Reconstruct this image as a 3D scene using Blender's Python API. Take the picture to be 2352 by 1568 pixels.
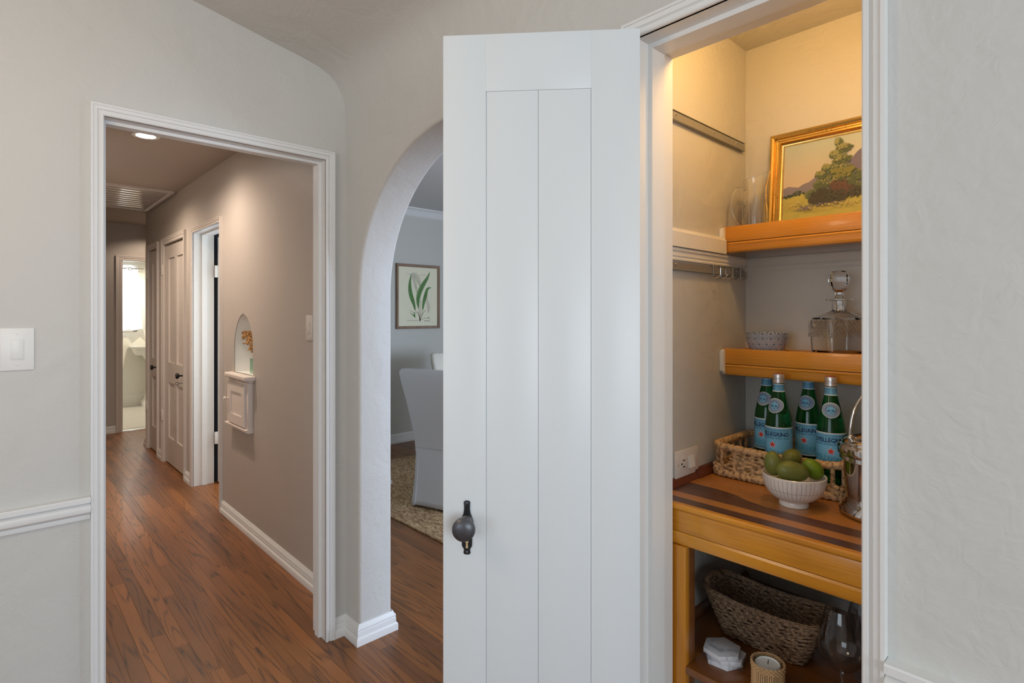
import bpy, bmesh, math, random
from mathutils import Vector, Matrix
random.seed(7)
PI = math.pi
scene = bpy.context.scene
for o in list(bpy.data.objects): bpy.data.objects.remove(o)
COL = scene.collection

# ---------------------------------------------------------------- camera, exposure, world
YAW = math.radians(43.16)
cam = bpy.data.cameras.new('camera'); cam.sensor_width = 36; cam.lens = 1270/2352*36
cam.shift_y = -62/2352; cam.clip_start = .02
camo = bpy.data.objects.new('camera', cam); COL.objects.link(camo)
camo.location = (0, 0, 1.42); camo.rotation_euler = (PI/2, 0, -YAW)
scene.camera = camo
scene.view_settings.view_transform = 'Standard'; scene.view_settings.look = 'None'
scene.view_settings.gamma = 1; scene.view_settings.use_curve_mapping = False
scene.view_settings.exposure = 0.08
w = bpy.data.worlds.new('world'); scene.world = w; w.use_nodes = True
w.node_tree.nodes['Background'].inputs[0].default_value = (.75, .82, .92, 1)
w.node_tree.nodes['Background'].inputs[1].default_value = 1.0

def area(name, loc, target, sx, sy, power, col, spread=180):
    l = bpy.data.lights.new(name, 'AREA'); l.shape = 'RECTANGLE'; l.size = sx; l.size_y = sy
    l.energy = power; l.color = col; l.spread = math.radians(spread)
    o = bpy.data.objects.new(name, l); COL.objects.link(o); o.location = loc
    o.rotation_euler = (Vector(target)-Vector(loc)).to_track_quat('-Z', 'Y').to_euler()
    return o
def spot(name, loc, power, col, ang, blend, rad=.04):
    l = bpy.data.lights.new(name, 'SPOT'); l.energy = power; l.color = col
    l.spot_size = math.radians(ang); l.spot_blend = blend; l.shadow_soft_size = rad
    o = bpy.data.objects.new(name, l); COL.objects.link(o); o.location = loc
    return o
# daylight through the windows of the rooms (behind / beside the camera)
area('daylight_back', (-.55, -2.52, 1.5), (-.2, 0, 1.45), 2.2, 1.5, 58, (.78, .90, 1))
area('daylight_left', (-3.05, .1, 1.5), (0, .3, 1.4), 1.9, 1.5, 22, (.76, .89, 1))
area('daylight_dining', (4.72, 1.2, 1.5), (1.3, 1.9, 1.0), 2.0, 1.6, 30, (.78, .86, 1))
area('daylight_dining', (3.9, -1.08, 1.30), (2.0, 2.2, .8), 1.5, 1.3, 120, (.62, .76, 1))
area('daylight_bath', (1.36, 10.335, 1.66), (1.36, 9, 1.66), .55, .95, 7, (.93, .97, 1))
area('daylight_side_room', (2.28, 4.70, 1.5), (1.3, 4.75, 1.4), .7, 1.2, 20, (.78, .88, 1))
WARM = (1, .81, .64)
pl0 = bpy.data.lights.new('warm_fill', 'POINT'); pl0.energy = 13; pl0.color = (1, .74, .50); pl0.shadow_soft_size = .22  # unseen fill light, added to warm the room ceiling and arch wall
pl0o = bpy.data.objects.new('warm_fill', pl0); COL.objects.link(pl0o); pl0o.location = (-.35, 1.25, 1.95)
spot('hall_spot', (.683, 4.02, 2.505), 64, WARM, 160, .85)
spot('hall_spot', (.60, 5.35, 2.505), 58, WARM, 164, .8)
spot('hall_spot', (1.40, 7.72, 2.50), 14, WARM, 140, .5)
spot('bath_spot', (1.75, 9.5, 2.45), 75, (1, .85, .62), 150, .6)

# ---------------------------------------------------------------- helpers
def link(o, parent=None):
    COL.objects.link(o)
    if parent is not None: o.parent = parent
    return o
def tag(o, label=None, cat=None, group=None, kind=None):
    if label: o['label'] = label
    if cat: o['category'] = cat
    if group: o['group'] = group
    if kind: o['kind'] = kind
    return o
def empty(name, loc=(0, 0, 0), rz=0, label=None, cat=None, group=None):
    o = bpy.data.objects.new(name, None); o.empty_display_size = .05; COL.objects.link(o)
    o.location = loc; o.rotation_euler = (0, 0, rz)
    return tag(o, label, cat, group)
def copy_tree(o, parent=None):
    c = o.copy(); COL.objects.link(c); c.parent = parent
    for ch in list(o.children): copy_tree(ch, c)
    return c

class MB:
    def __init__(s): s.v = []; s.f = []
    def add(s, vs, fs):
        n = len(s.v); s.v += [tuple(v) for v in vs]; s.f += [tuple(i+n for i in f) for f in fs]; return s
    def box(s, x0, x1, y0, y1, z0, z1, M=None):
        vs = [Vector((x, y, z)) for z in (z0, z1) for y in (y0, y1) for x in (x0, x1)]
        if M is not None: vs = [M @ v for v in vs]
        return s.add(vs, [(0, 2, 3, 1), (4, 5, 7, 6), (0, 1, 5, 4), (2, 6, 7, 3), (0, 4, 6, 2), (1, 3, 7, 5)])
    def tube(s, pts, r, seg=10, closed=False, rfun=None, caps=True):
        pts = [Vector(p) for p in pts]; n = len(pts); rings = []
        up = Vector((0, 0, 1)); prevu = None; L = 0
        for i, p in enumerate(pts):
            a = pts[(i-1) % n] if (closed or i > 0) else p
            b = pts[(i+1) % n] if (closed or i < n-1) else p
            t = (b-a).normalized()
            u = prevu if prevu is not None else (up if abs(t.z) < .95 else Vector((1, 0, 0)))
            u = (u - t*u.dot(t)).normalized(); prevu = u; w_ = t.cross(u)
            if i: L += (p-pts[i-1]).length
            ring = []
            for k in range(seg):
                th = 2*PI*k/seg
                rr = r[i] if isinstance(r, (list, tuple)) else r
                if rfun: rr = rfun(rr, th, L, i)
                ring.append(p + (u*math.cos(th)+w_*math.sin(th))*rr)
            rings.append(ring)
        vs = [v for ring in rings for v in ring]; fs = []
        m = n if closed else n-1
        for i in range(m):
            j = (i+1) % n
            for k in range(seg):
                k2 = (k+1) % seg
                fs.append((i*seg+k, i*seg+k2, j*seg+k2, j*seg+k))
        if not closed and caps:
            fs.append(tuple(reversed(range(seg)))); fs.append(tuple((n-1)*seg+k for k in range(seg)))
        return s.add(vs, fs)
    def lathe(s, prof, c=(0, 0, 0), seg=40, M=None, closed=False, rfun=None):
        c = Vector(c); n = len(prof); vs = []
        for i, (r, z) in enumerate(prof):
            for k in range(seg):
                th = 2*PI*k/seg; rr = r if not rfun else rfun(r, th, z)
                v = Vector((rr*math.cos(th), rr*math.sin(th), z))
                vs.append((M @ v if M is not None else v)+c)
        fs = []
        for i in range(n if closed else n-1):
            j = (i+1) % n
            for k in range(seg):
                k2 = (k+1) % seg; fs.append((i*seg+k, i*seg+k2, j*seg+k2, j*seg+k))
        if not closed:
            if prof[0][0] > 1e-6: fs.append(tuple(reversed(range(seg))))
            if prof[-1][0] > 1e-6: fs.append(tuple((n-1)*seg+k for k in range(seg)))
        return s.add(vs, fs)
    def sweep(s, path, prof, n, side=1, closed=False):
        path = [Vector(p) for p in path]; n = Vector(n); N = len(path); rings = []
        for i, p in enumerate(path):
            ps = []
            if i > 0 or closed: ps.append(n.cross((p-path[i-1]).normalized()))
            if i < N-1 or closed: ps.append(n.cross((path[(i+1) % N]-p).normalized()))
            if len(ps) == 2: m = (ps[0]+ps[1])/(1+ps[0].dot(ps[1]))
            else: m = ps[0]
            rings.append([p + m*a*side + n*b for a, b in prof])
        k = len(prof); vs = [v for r in rings for v in r]; fs = []
        for i in range(N if closed else N-1):
            j = (i+1) % N
            for q in range(k):
                q2 = (q+1) % k; fs.append((i*k+q, i*k+q2, j*k+q2, j*k+q))
        if not closed:
            fs.append(tuple(reversed(range(k)))); fs.append(tuple((N-1)*k+q for q in range(k)))
        return s.add(vs, fs)
    def prism(s, poly, f0, f1):           # poly of (u,v); f0/f1 map (u,v)->3D for both ends
        n = len(poly)
        return s.add([f0(u, v) for u, v in poly]+[f1(u, v) for u, v in poly],
                     [tuple(range(n)), tuple(reversed(range(n, 2*n)))] +
                     [(i, i+n, (i+1) % n+n, (i+1) % n) for i in range(n)])
    def grid(s, rows, closed_u=False):     # rows: list of lists of points
        m = len(rows[0]); n = len(rows); vs = [p for r in rows for p in r]; fs = []
        for i in range(n-1):
            for k in range(m if closed_u else m-1):
                k2 = (k+1) % m; fs.append((i*m+k, i*m+k2, (i+1)*m+k2, (i+1)*m+k))
        return s.add(vs, fs)
    def sphere(s, c, r, seg=16, rings=10, M=None, def_=None):
        prof = [(max(1e-7, math.sin(PI*i/rings)), -math.cos(PI*i/rings)) for i in range(rings+1)]
        c = Vector(c); vs = []
        if not isinstance(r, (tuple, list)): r = (r, r, r)
        for a, z in prof:
            for k in range(seg):
                th = 2*PI*k/seg; v = Vector((a*math.cos(th), a*math.sin(th), z))
                if def_: v = def_(v)
                v = Vector((v.x*r[0], v.y*r[1], v.z*r[2]))
                vs.append((M @ v if M is not None else v)+c)
        fs = [(i*seg+k, i*seg+(k+1) % seg, (i+1)*seg+(k+1) % seg, (i+1)*seg+k) for i in range(rings) for k in range(seg)]
        return s.add(vs, fs)
    def build(s, name, mat, parent=None, smooth=35, bevel=0, seg=2, loc=None):
        me = bpy.data.meshes.new(name); me.from_pydata([tuple(v) for v in s.v], [], s.f)
        bm = bmesh.new(); bm.from_mesh(me)
        bmesh.ops.remove_doubles(bm, verts=bm.verts, dist=1e-6)
        bmesh.ops.recalc_face_normals(bm, faces=bm.faces)
        if bevel:
            es = [e for e in bm.edges if len(e.link_faces) == 2 and e.calc_face_angle(0) > .6]
            bmesh.ops.bevel(bm, geom=es, offset=bevel, segments=seg, affect='EDGES', profile=.5, clamp_overlap=True)
        for f in bm.faces: f.smooth = bool(smooth)
        bm.to_mesh(me); bm.free()
        if smooth: me.set_sharp_from_angle(angle=math.radians(smooth))
        if mat: me.materials.append(mat)
        o = bpy.data.objects.new(name, me); link(o, parent)
        if loc: o.location = loc
        return o
def BOX(name, mat, parent, *b, bevel=0, M=None):
    return MB().box(*b, M=M).build(name, mat, parent, bevel=bevel)
def struct(o): o['kind'] = 'structure'; return o

def bez(pts, n=8):      # Catmull-Rom through points
    P = [Vector(p) for p in pts]; out = []
    for i in range(len(P)-1):
        p0 = P[max(i-1, 0)]; p1 = P[i]; p2 = P[i+1]; p3 = P[min(i+2, len(P)-1)]
        for k in range(n):
            t = k/n
            out.append(.5*((2*p1)+(p2-p0)*t+(2*p0-5*p1+4*p2-p3)*t*t+(3*p1-p0-3*p2+p3)*t**3))
    out.append(P[-1]); return out

def plate(name, outer, holes, t, f, mat, parent=None):
    """flat plate with holes; f maps (u,v,w) w in 0..t"""
    cu = bpy.data.curves.new('tmp', 'CURVE'); cu.dimensions = '2D'; cu.fill_mode = 'BOTH'
    for poly in [outer]+holes:
        sp = cu.splines.new('POLY'); sp.points.add(len(poly)-1); sp.use_cyclic_u = True
        for i, (u, v) in enumerate(poly): sp.points[i].co = (u, v, 0, 1)
    ob = bpy.data.objects.new('tmp', cu); COL.objects.link(ob)
    bpy.context.view_layer.update(); dg = bpy.context.evaluated_depsgraph_get()
    me = ob.evaluated_get(dg).to_mesh()
    vs = [tuple(v.co) for v in me.vertices]; fs = [tuple(p.vertices) for p in me.polygons]
    ob.evaluated_get(dg).to_mesh_clear(); bpy.data.objects.remove(ob); bpy.data.curves.remove(cu)
    mb = MB()
    mb.add([f(x, y, 0) for x, y, z in vs], fs); mb.add([f(x, y, t) for x, y, z in vs], [tuple(reversed(q)) for q in fs])
    for poly in [outer]+holes:
        n = len(poly)
        mb.add([f(u, v, 0) for u, v in poly]+[f(u, v, t) for u, v in poly], [(i, (i+1) % n, (i+1) % n+n, i+n) for i in range(n)])
    return mb.build(name, mat, parent, smooth=30)

_tc = {}
def text_geo(s, size, bold=0, italic=0):
    k = (s, size, bold, italic)
    if k in _tc: return _tc[k]
    cu = bpy.data.curves.new('tmp', 'FONT'); cu.body = s; cu.size = size; cu.align_x = 'CENTER'; cu.align_y = 'CENTER'
    cu.resolution_u = 2; cu.offset = bold; cu.shear = italic
    ob = bpy.data.objects.new('tmp', cu); COL.objects.link(ob)
    bpy.context.view_layer.update(); dg = bpy.context.evaluated_depsgraph_get()
    me = ob.evaluated_get(dg).to_mesh()
    r = ([tuple(v.co) for v in me.vertices], [tuple(p.vertices) for p in me.polygons])
    ob.evaluated_get(dg).to_mesh_clear(); bpy.data.objects.remove(ob); bpy.data.curves.remove(cu)
    _tc[k] = r; return r

# ---------------------------------------------------------------- materials
class NT:
    def __init__(s, name):
        s.m = bpy.data.materials.new(name); s.m.use_nodes = True; s.t = s.m.node_tree
        s.b = s.t.nodes['Principled BSDF']; s.out = s.t.nodes['Material Output']
    def n(s, typ, **k):
        nd = s.t.nodes.new(typ)
        for a, v in k.items(): setattr(nd, a, v)
        return nd
    def l(s, a, b): s.t.links.new(a, b)
def rgb(c): return (c[0], c[1], c[2], 1)
def hexc(r, g, b):
    f = lambda x: ((x/255+.055)/1.055)**2.4 if x > 10 else x/255/12.92
    return (f(r), f(g), f(b))
def mat(name, col, rough=.5, metal=0, var=0, vscale=3, bump=0, bscale=60, bdet=4, coat=0, trans=0, ior=1.45, sub=0, emit=None, estr=0, col2=None, stretch=None, spec=None):
    N = NT(name); b = N.b
    b.inputs['Base Color'].default_value = rgb(col); b.inputs['Roughness'].default_value = rough
    b.inputs['Metallic'].default_value = metal; b.inputs['Coat Weight'].default_value = coat
    b.inputs['Transmission Weight'].default_value = trans; b.inputs['IOR'].default_value = ior
    if spec is not None: b.inputs['Specular IOR Level'].default_value = spec
    if sub: b.inputs['Subsurface Weight'].default_value = sub; b.inputs['Subsurface Scale'].default_value = .01
    if emit: b.inputs['Emission Color'].default_value = rgb(emit); b.inputs['Emission Strength'].default_value = estr
    if var or bump:
        tc = N.n('ShaderNodeTexCoord'); mp = N.n('ShaderNodeMapping'); N.l(tc.outputs['Object'], mp.inputs[0])
        if stretch: mp.inputs['Scale'].default_value = stretch
    if var:
        nz = N.n('ShaderNodeTexNoise'); nz.inputs['Scale'].default_value = vscale; nz.inputs['Detail'].default_value = 6
        N.l(mp.outputs[0], nz.inputs[0])
        mx = N.n('ShaderNodeMix', data_type='RGBA'); N.l(nz.outputs['Fac'], mx.inputs[0])
        c2 = col2 or tuple(c*(1-var) for c in col)
        mx.inputs[6].default_value = rgb(tuple(min(1, c*(1+var)) for c in col) if not col2 else col); mx.inputs[7].default_value = rgb(c2)
        N.l(mx.outputs[2], b.inputs['Base Color'])
    if bump:
        nb = N.n('ShaderNodeTexNoise'); nb.inputs['Scale'].default_value = bscale; nb.inputs['Detail'].default_value = bdet
        N.l(mp.outputs[0], nb.inputs[0])
        bp = N.n('ShaderNodeBump'); bp.inputs['Strength'].default_value = 1; bp.inputs['Distance'].default_value = bump
        N.l(nb.outputs['Fac'], bp.inputs['Height']); N.l(bp.outputs[0], b.inputs['Normal'])
    return N.m
def plaster(name, col, rough=.55, amp=.0012):
    N = NT(name); b = N.b; b.inputs['Roughness'].default_value = rough; b.inputs['Specular IOR Level'].default_value = .35
    tc = N.n('ShaderNodeTexCoord')
    n0 = N.n('ShaderNodeTexNoise'); n0.inputs['Scale'].default_value = 1.6; n0.inputs['Detail'].default_value = 3; N.l(tc.outputs['Object'], n0.inputs[0])
    mx = N.n('ShaderNodeMix', data_type='RGBA'); N.l(n0.outputs['Fac'], mx.inputs[0])
    mx.inputs[6].default_value = rgb(tuple(c*1.03 for c in col)); mx.inputs[7].default_value = rgb(tuple(c*.97 for c in col))
    N.l(mx.outputs[2], b.inputs['Base Color'])
    n1 = N.n('ShaderNodeTexNoise'); n1.inputs['Scale'].default_value = 28; n1.inputs['Detail'].default_value = 5; n1.inputs['Distortion'].default_value = 1.2
    n2 = N.n('ShaderNodeTexNoise'); n2.inputs['Scale'].default_value = 5; n2.inputs['Detail'].default_value = 4; n2.inputs['Distortion'].default_value = .8
    N.l(tc.outputs['Object'], n1.inputs[0]); N.l(tc.outputs['Object'], n2.inputs[0])
    b1 = N.n('ShaderNodeBump'); b1.inputs['Distance'].default_value = amp; N.l(n1.outputs['Fac'], b1.inputs['Height'])
    b2 = N.n('ShaderNodeBump'); b2.inputs['Distance'].default_value = amp*5; N.l(n2.outputs['Fac'], b2.inputs['Height'])
    b1.inputs['Strength'].default_value = .8; b2.inputs['Strength'].default_value = .8
    N.l(b1.outputs[0], b2.inputs['Normal']); N.l(b2.outputs[0], b.inputs['Normal'])
    return N.m
def wood(name, c1, c2, c3, axis=1, rough=.3, coat=.4, scale=1.0, rnd=.25, dark=.55, bump=.0002, ring=True):
    """grain runs along axis; per-object random tone and offset"""
    N = NT(name); b = N.b; b.inputs['Coat Weight'].default_value = coat; b.inputs['Coat Roughness'].default_value = .12
    tc = N.n('ShaderNodeTexCoord'); oi = N.n('ShaderNodeObjectInfo')
    mul = N.n('ShaderNodeVectorMath', operation='SCALE'); N.l(oi.outputs['Location'], mul.inputs[0]); mul.inputs['Scale'].default_value = 3.7
    cmb = N.n('ShaderNodeCombineXYZ')
    m1 = N.n('ShaderNodeMath', operation='MULTIPLY'); N.l(oi.outputs['Random'], m1.inputs[0]); m1.inputs[1].default_value = 37
    for k in range(3): N.l(m1.outputs[0], cmb.inputs[k])
    ad = N.n('ShaderNodeVectorMath', operation='ADD'); N.l(tc.outputs['Object'], ad.inputs[0]); N.l(cmb.outputs[0], ad.inputs[1])
    def mp(sa, sc):
        m = N.n('ShaderNodeMapping'); v = [sc*scale]*3; v[axis] = sa*scale; m.inputs['Scale'].default_value = v
        N.l(ad.outputs[0], m.inputs[0]); return m
    # cathedral figure: distorted bands
    mA = mp(.42 if ring else 1.3, 8); nA = N.n('ShaderNodeTexNoise'); nA.inputs['Scale'].default_value = 1; nA.inputs['Detail'].default_value = 2; nA.inputs['Roughness'].default_value = .4
    N.l(mA.outputs[0], nA.inputs[0])
    mm = N.n('ShaderNodeMath', operation='MULTIPLY'); N.l(nA.outputs['Fac'], mm.inputs[0]); mm.inputs[1].default_value = 36 if ring else 9
    fr = N.n('ShaderNodeMath', operation='PINGPONG'); N.l(mm.outputs[0], fr.inputs[0]); fr.inputs[1].default_value = 1
    mB = mp(6, 260); nB = N.n('ShaderNodeTexNoise'); nB.inputs['Scale'].default_value = 1; nB.inputs['Detail'].default_value = 4
    N.l(mB.outputs[0], nB.inputs[0])
    rB = N.n('ShaderNodeMapRange'); N.l(nB.outputs['Fac'], rB.inputs[0]); rB.inputs[1].default_value = .42; rB.inputs[2].default_value = .62
    rA = N.n('ShaderNodeMapRange'); N.l(fr.outputs[0], rA.inputs[0]); rA.inputs[1].default_value = .62 if ring else .45; rA.inputs[2].default_value = .98
    pr = N.n('ShaderNodeMath', operation='MULTIPLY'); N.l(rA.outputs[0], pr.inputs[0])
    ra2 = N.n('ShaderNodeMapRange'); N.l(rB.outputs[0], ra2.inputs[0]); ra2.inputs[3].default_value = .25; ra2.inputs[4].default_value = 1
    N.l(ra2.outputs[0], pr.inputs[1])
    x1 = N.n('ShaderNodeMix', data_type='RGBA'); x1.inputs[6].default_value = rgb(c1); x1.inputs[7].default_value = rgb(c2)
    mC = mp(1.2, 5); nC = N.n('ShaderNodeTexNoise'); nC.inputs['Scale'].default_value = 1; nC.inputs['Detail'].default_value = 3; N.l(mC.outputs[0], nC.inputs[0])
    rr = N.n('ShaderNodeMath', operation='MULTIPLY_ADD'); N.l(oi.outputs['Random'], rr.inputs[0]); rr.inputs[1].default_value = rnd*2; 
    sb = N.n('ShaderNodeMath', operation='SUBTRACT'); N.l(nC.outputs['Fac'], sb.inputs[0]); sb.inputs[1].default_value = rnd
    N.l(sb.outputs[0], rr.inputs[2]); N.l(rr.outputs[0], x1.inputs[0]); x1.clamp_factor = True
    x2 = N.n('ShaderNodeMix', data_type='RGBA'); N.l(x1.outputs[2], x2.inputs[6]); x2.inputs[7].default_value = rgb(c3)
    pm = N.n('ShaderNodeMath', operation='MULTIPLY'); N.l(pr.outputs[0], pm.inputs[0]); pm.inputs[1].default_value = dark
    N.l(pm.outputs[0], x2.inputs[0]); N.l(x2.outputs[2], b.inputs['Base Color'])
    b.inputs['Roughness'].default_value = rough
    bp = N.n('ShaderNodeBump'); bp.inputs['Distance'].default_value = bump; N.l(rB.outputs[0], bp.inputs['Height']); bp.invert = True
    N.l(bp.outputs[0], b.inputs['Normal'])
    return N.m
def glass(name, col=(1, 1, 1), rough=0, ior=1.46):
    return mat(name, col, rough, trans=1, ior=ior)

M = {}
M['wall'] = plaster('plaster_greige', (.60, .586, .55), .55, .0018)
M['wallhall'] = plaster('plaster_hall', (.50, .455, .41), .42, .0006)
M['walldine'] = plaster('plaster_dining', (.57, .565, .51), .6, .0004)
M['wallpantry'] = plaster('plaster_pantry', (.57, .56, .525), .40, .0022)
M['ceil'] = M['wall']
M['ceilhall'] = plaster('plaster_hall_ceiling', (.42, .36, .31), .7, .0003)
M['white'] = mat('white_gloss_paint', (.77, .765, .745), .32, bump=.0002, bscale=35, spec=.45)
M['doorwhite'] = mat('white_door_paint', (.70, .73, .74), .35, bump=.00025, bscale=25, stretch=(1, 1, .2))
M['greypaint'] = mat('warm_white_paint', (.66, .60, .55), .35, bump=.0002, bscale=35)
M['bathwall'] = mat('bath_paint', (.86, .85, .78), .5)
M['porcelain'] = mat('porcelain', (.88, .88, .86), .12, coat=.5)
M['plastic'] = mat('white_plastic', (.80, .80, .78), .35)
M['plasticwarm'] = mat('ivory_plastic', (.74, .69, .64), .35)
M['black'] = mat('black_iron', (.018, .018, .02), .38, metal=.3)
M['knob'] = mat('pewter_knob', (.10, .10, .11), .36, metal=.6, var=.2, vscale=30)
M['hole'] = mat('dark_hole', (.01, .01, .01), .9)
M['brass'] = mat('aged_brass', (.72, .58, .32), .4, metal=.6)
M['alu'] = mat('brushed_aluminium', (.34, .33, .30), .48, metal=.55, bump=.0001, bscale=300, stretch=(.1, 1, 1))
M['steel'] = mat('polished_steel', (.62, .60, .58), .10, metal=1)
M['oakfloor'] = wood('oak_floor', hexc(156, 98, 48), hexc(102, 62, 31), hexc(40, 22, 12), 1, rough=.38, coat=.10, rnd=.30, dark=.95)
M['pine'] = wood('varnished_pine', hexc(228, 158, 50), hexc(204, 132, 34), hexc(150, 86, 20), 1, rough=.3, coat=.5, rnd=.05, dark=.35, ring=False)
M['pinev'] = wood('varnished_pine_upright', hexc(216, 146, 44), hexc(190, 118, 30), hexc(136, 76, 20), 2, rough=.3, coat=.5, rnd=.05, dark=.35, ring=False)
M['darkpine'] = wood('dark_pine', hexc(140, 84, 36), hexc(112, 64, 26), hexc(70, 36, 16), 1, rough=.3, coat=.4, rnd=.1, dark=.4, ring=False)
M['striplight'] = wood('counter_light_strip', hexc(206, 140, 66), hexc(172, 110, 48), hexc(112, 64, 28), 1, rough=.28, coat=.45, rnd=.15, dark=.45, ring=False)
M['stripdark'] = wood('counter_dark_strip', hexc(100, 62, 48), hexc(76, 44, 34), hexc(50, 28, 20), 1, rough=.28, coat=.45, rnd=.15, dark=.5, ring=False)
M['redwood'] = wood('redwood_trim', hexc(120, 60, 36), hexc(90, 42, 24), hexc(60, 26, 14), 0, rough=.3, coat=.4, rnd=.1, dark=.4, ring=False)
M['clear'] = glass('clear_glass')
def thin_glass(name, col=(.98, .98, .98)):
    N = NT(name); N.t.nodes.remove(N.b)
    tr_ = N.n('ShaderNodeBsdfTransparent'); tr_.inputs[0].default_value = rgb(col)
    gl = N.n('ShaderNodeBsdfGlossy'); gl.inputs['Roughness'].default_value = .01
    lw = N.n('ShaderNodeLayerWeight'); lw.inputs[0].default_value = .5; pw_ = N.n('ShaderNodeMath', operation='POWER'); N.l(lw.outputs['Facing'], pw_.inputs[0]); pw_.inputs[1].default_value = 3.5; fr = N.n('ShaderNodeMath', operation='MULTIPLY_ADD'); N.l(pw_.outputs[0], fr.inputs[0]); fr.inputs[1].default_value = .75; fr.inputs[2].default_value = .045
    ms = N.n('ShaderNodeMixShader'); N.l(fr.outputs[0], ms.inputs[0]); N.l(tr_.outputs[0], ms.inputs[1]); N.l(gl.outputs[0], ms.inputs[2]); N.l(ms.outputs[0], N.out.inputs[0]); return N.m
M['thin'] = thin_glass('thin_clear_glass')
M['bottleglass'] = mat('green_bottle_glass', (.012, .30, .075), .03, trans=.92, ior=1.42)
M['linen'] = mat('white_linen', (.66, .67, .69), .9, bump=.0006, bscale=500)
M['linencream'] = mat('cream_linen', (.80, .76, .66), .9, bump=.0006, bscale=500)
M['hallshelf'] = mat('pale_pink_white_paint', (.76, .68, .62), .4)

# ================================================================= STRUCTURE
AX0, AX1, AH = .272, 1.052, 2.09        # hall doorway (clear)
WA0, WA1 = 2.31, 2.43                   # wall A thickness (Y)
WB0, WB1 = 1.15, 1.31                   # wall B thickness (X)
PY0, PY1, PH = .295, .775, 2.094         # pantry doorway (clear)
# wall with hall doorway (far wall of the room)
o = MB().prism([(-3.3, 0), (AX0-.012, 0), (AX0-.012, AH+.012), (AX1+.012, AH+.012), (AX1+.012, 0), (1.20, 0), (1.20, 2.95), (-3.3, 2.95)],
               lambda u, v: (u, WA0, v), lambda u, v: (u, WA1, v)).build('wall_far', M['wall']); struct(o)
# wall with arch and pantry door
yc, aa, bb, zs = 1.55, .64, .60, 1.505
arch = [(yc+aa*math.cos(t), zs+bb*math.sin(t)) for t in [PI*i/40 for i in range(41)]]
poly = [(2.31, 0), (2.19, 0)] + arch + [(.91, 0), (PY1+.012, 0), (PY1+.012, PH+.012), (PY0-.012, PH+.012), (PY0-.012, 0), (-2.7, 0), (-2.7, 2.6), (2.31, 2.6)]
mb = MB().prism(poly, lambda u, v: (WB0, u, v), lambda u, v: (WB1, u, v))
me = bpy.data.meshes.new('wall_right'); me.from_pydata(mb.v, [], mb.f)
bm = bmesh.new(); bm.from_mesh(me); bmesh.ops.recalc_face_normals(bm, faces=bm.faces)
es = []
for e in bm.edges:
    a, b = e.verts
    if abs(a.co.x-b.co.x) < 1e-5 and .90 < a.co.y < 2.2 and .90 < b.co.y < 2.2 and a.co.z > -1 and not (a.co.z < .01 and b.co.z < .01): es.append(e)
bmesh.ops.bevel(bm, geom=es, offset=.014, segments=4, affect='EDGES', profile=.5)
for f in bm.faces: f.smooth = True
bm.to_mesh(me); bm.free(); me.set_sharp_from_angle(angle=.6); me.materials.append(M['wall'])
wallR = link(bpy.data.objects.new('wall_right', me)); struct(wallR)
# coved sloping ceiling of the room
cp = [(1.1497, 2.14), (1.1490, 2.25), (1.147, 2.31), (1.143, 2.355), (1.128, 2.40), (1.105, 2.437), (1.07, 2.468), (1.02, 2.489), (.954, 2.505), (.80, 2.535), (.575, 2.58), (.2, 2.648), (-.4, 2.72), (-1.05, 2.75)]
cp = cp + [(-2.1-x, z) for x, z in reversed(cp[:-1])]
cpo = [(x, z+.04) for x, z in cp]
o = MB()
n = len(cp)
o.add([(x, -2.7, z) for x, z in cp]+[(x, 2.33, z) for x, z in cp], [(i, i+1, i+1+n, i+n) for i in range(n-1)])
o.add([(-3.4, -2.8, 2.97), (1.3, -2.8, 2.97), (1.3, 2.45, 2.97), (-3.4, 2.45, 2.97)], [(0, 1, 2, 3)])
o = o.build('ceiling', M['ceil'], smooth=50); struct(o)
# walls behind and left of the camera with window openings
struct(plate('wall_back', [(-3.3, 0), (1.2, 0), (1.2, 2.97), (-3.3, 2.97)], [[(-1.7, .75), (.6, .75), (.6, 2.25), (-1.7, 2.25)]], .14, lambda u, v, w_: (u, -2.7+w_, v), M['wall']))
struct(plate('wall_left', [(-2.7, 0), (2.4, 0), (2.4, 2.97), (-2.7, 2.97)], [[(-.9, .75), (1.1, .75), (1.1, 2.25), (-.9, 2.25)]], .14, lambda u, v, w_: (-3.3+w_, u, v), M['wall']))
def window(name, u0, u1, v0, v1, f):
    wf = MB()
    def bx(a0, a1, b0, b1, d=.04):
        p = [f(a, b, c) for c in (0, d) for b in (b0, b1) for a in (a0, a1)]
        wf.add(p, [(0, 2, 3, 1), (4, 5, 7, 6), (0, 1, 5, 4), (2, 6, 7, 3), (0, 4, 6, 2), (1, 3, 7, 5)])
    bx(u0, u0+.05, v0, v1); bx(u1-.05, u1, v0, v1); bx(u0, u1, v0, v0+.05); bx(u0, u1, v1-.05, v1); bx(u0, u1, (v0+v1)/2-.02, (v0+v1)/2+.02)
    o = wf.build(name, M['white']); struct(o); return o
window('window_1', -1.7, .6, .75, 2.25, lambda u, v, d: (u, -2.68+d, v))
window('window_2', -.9, 1.1, .75, 2.25, lambda u, v, d: (-3.28+d, u, v))

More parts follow.
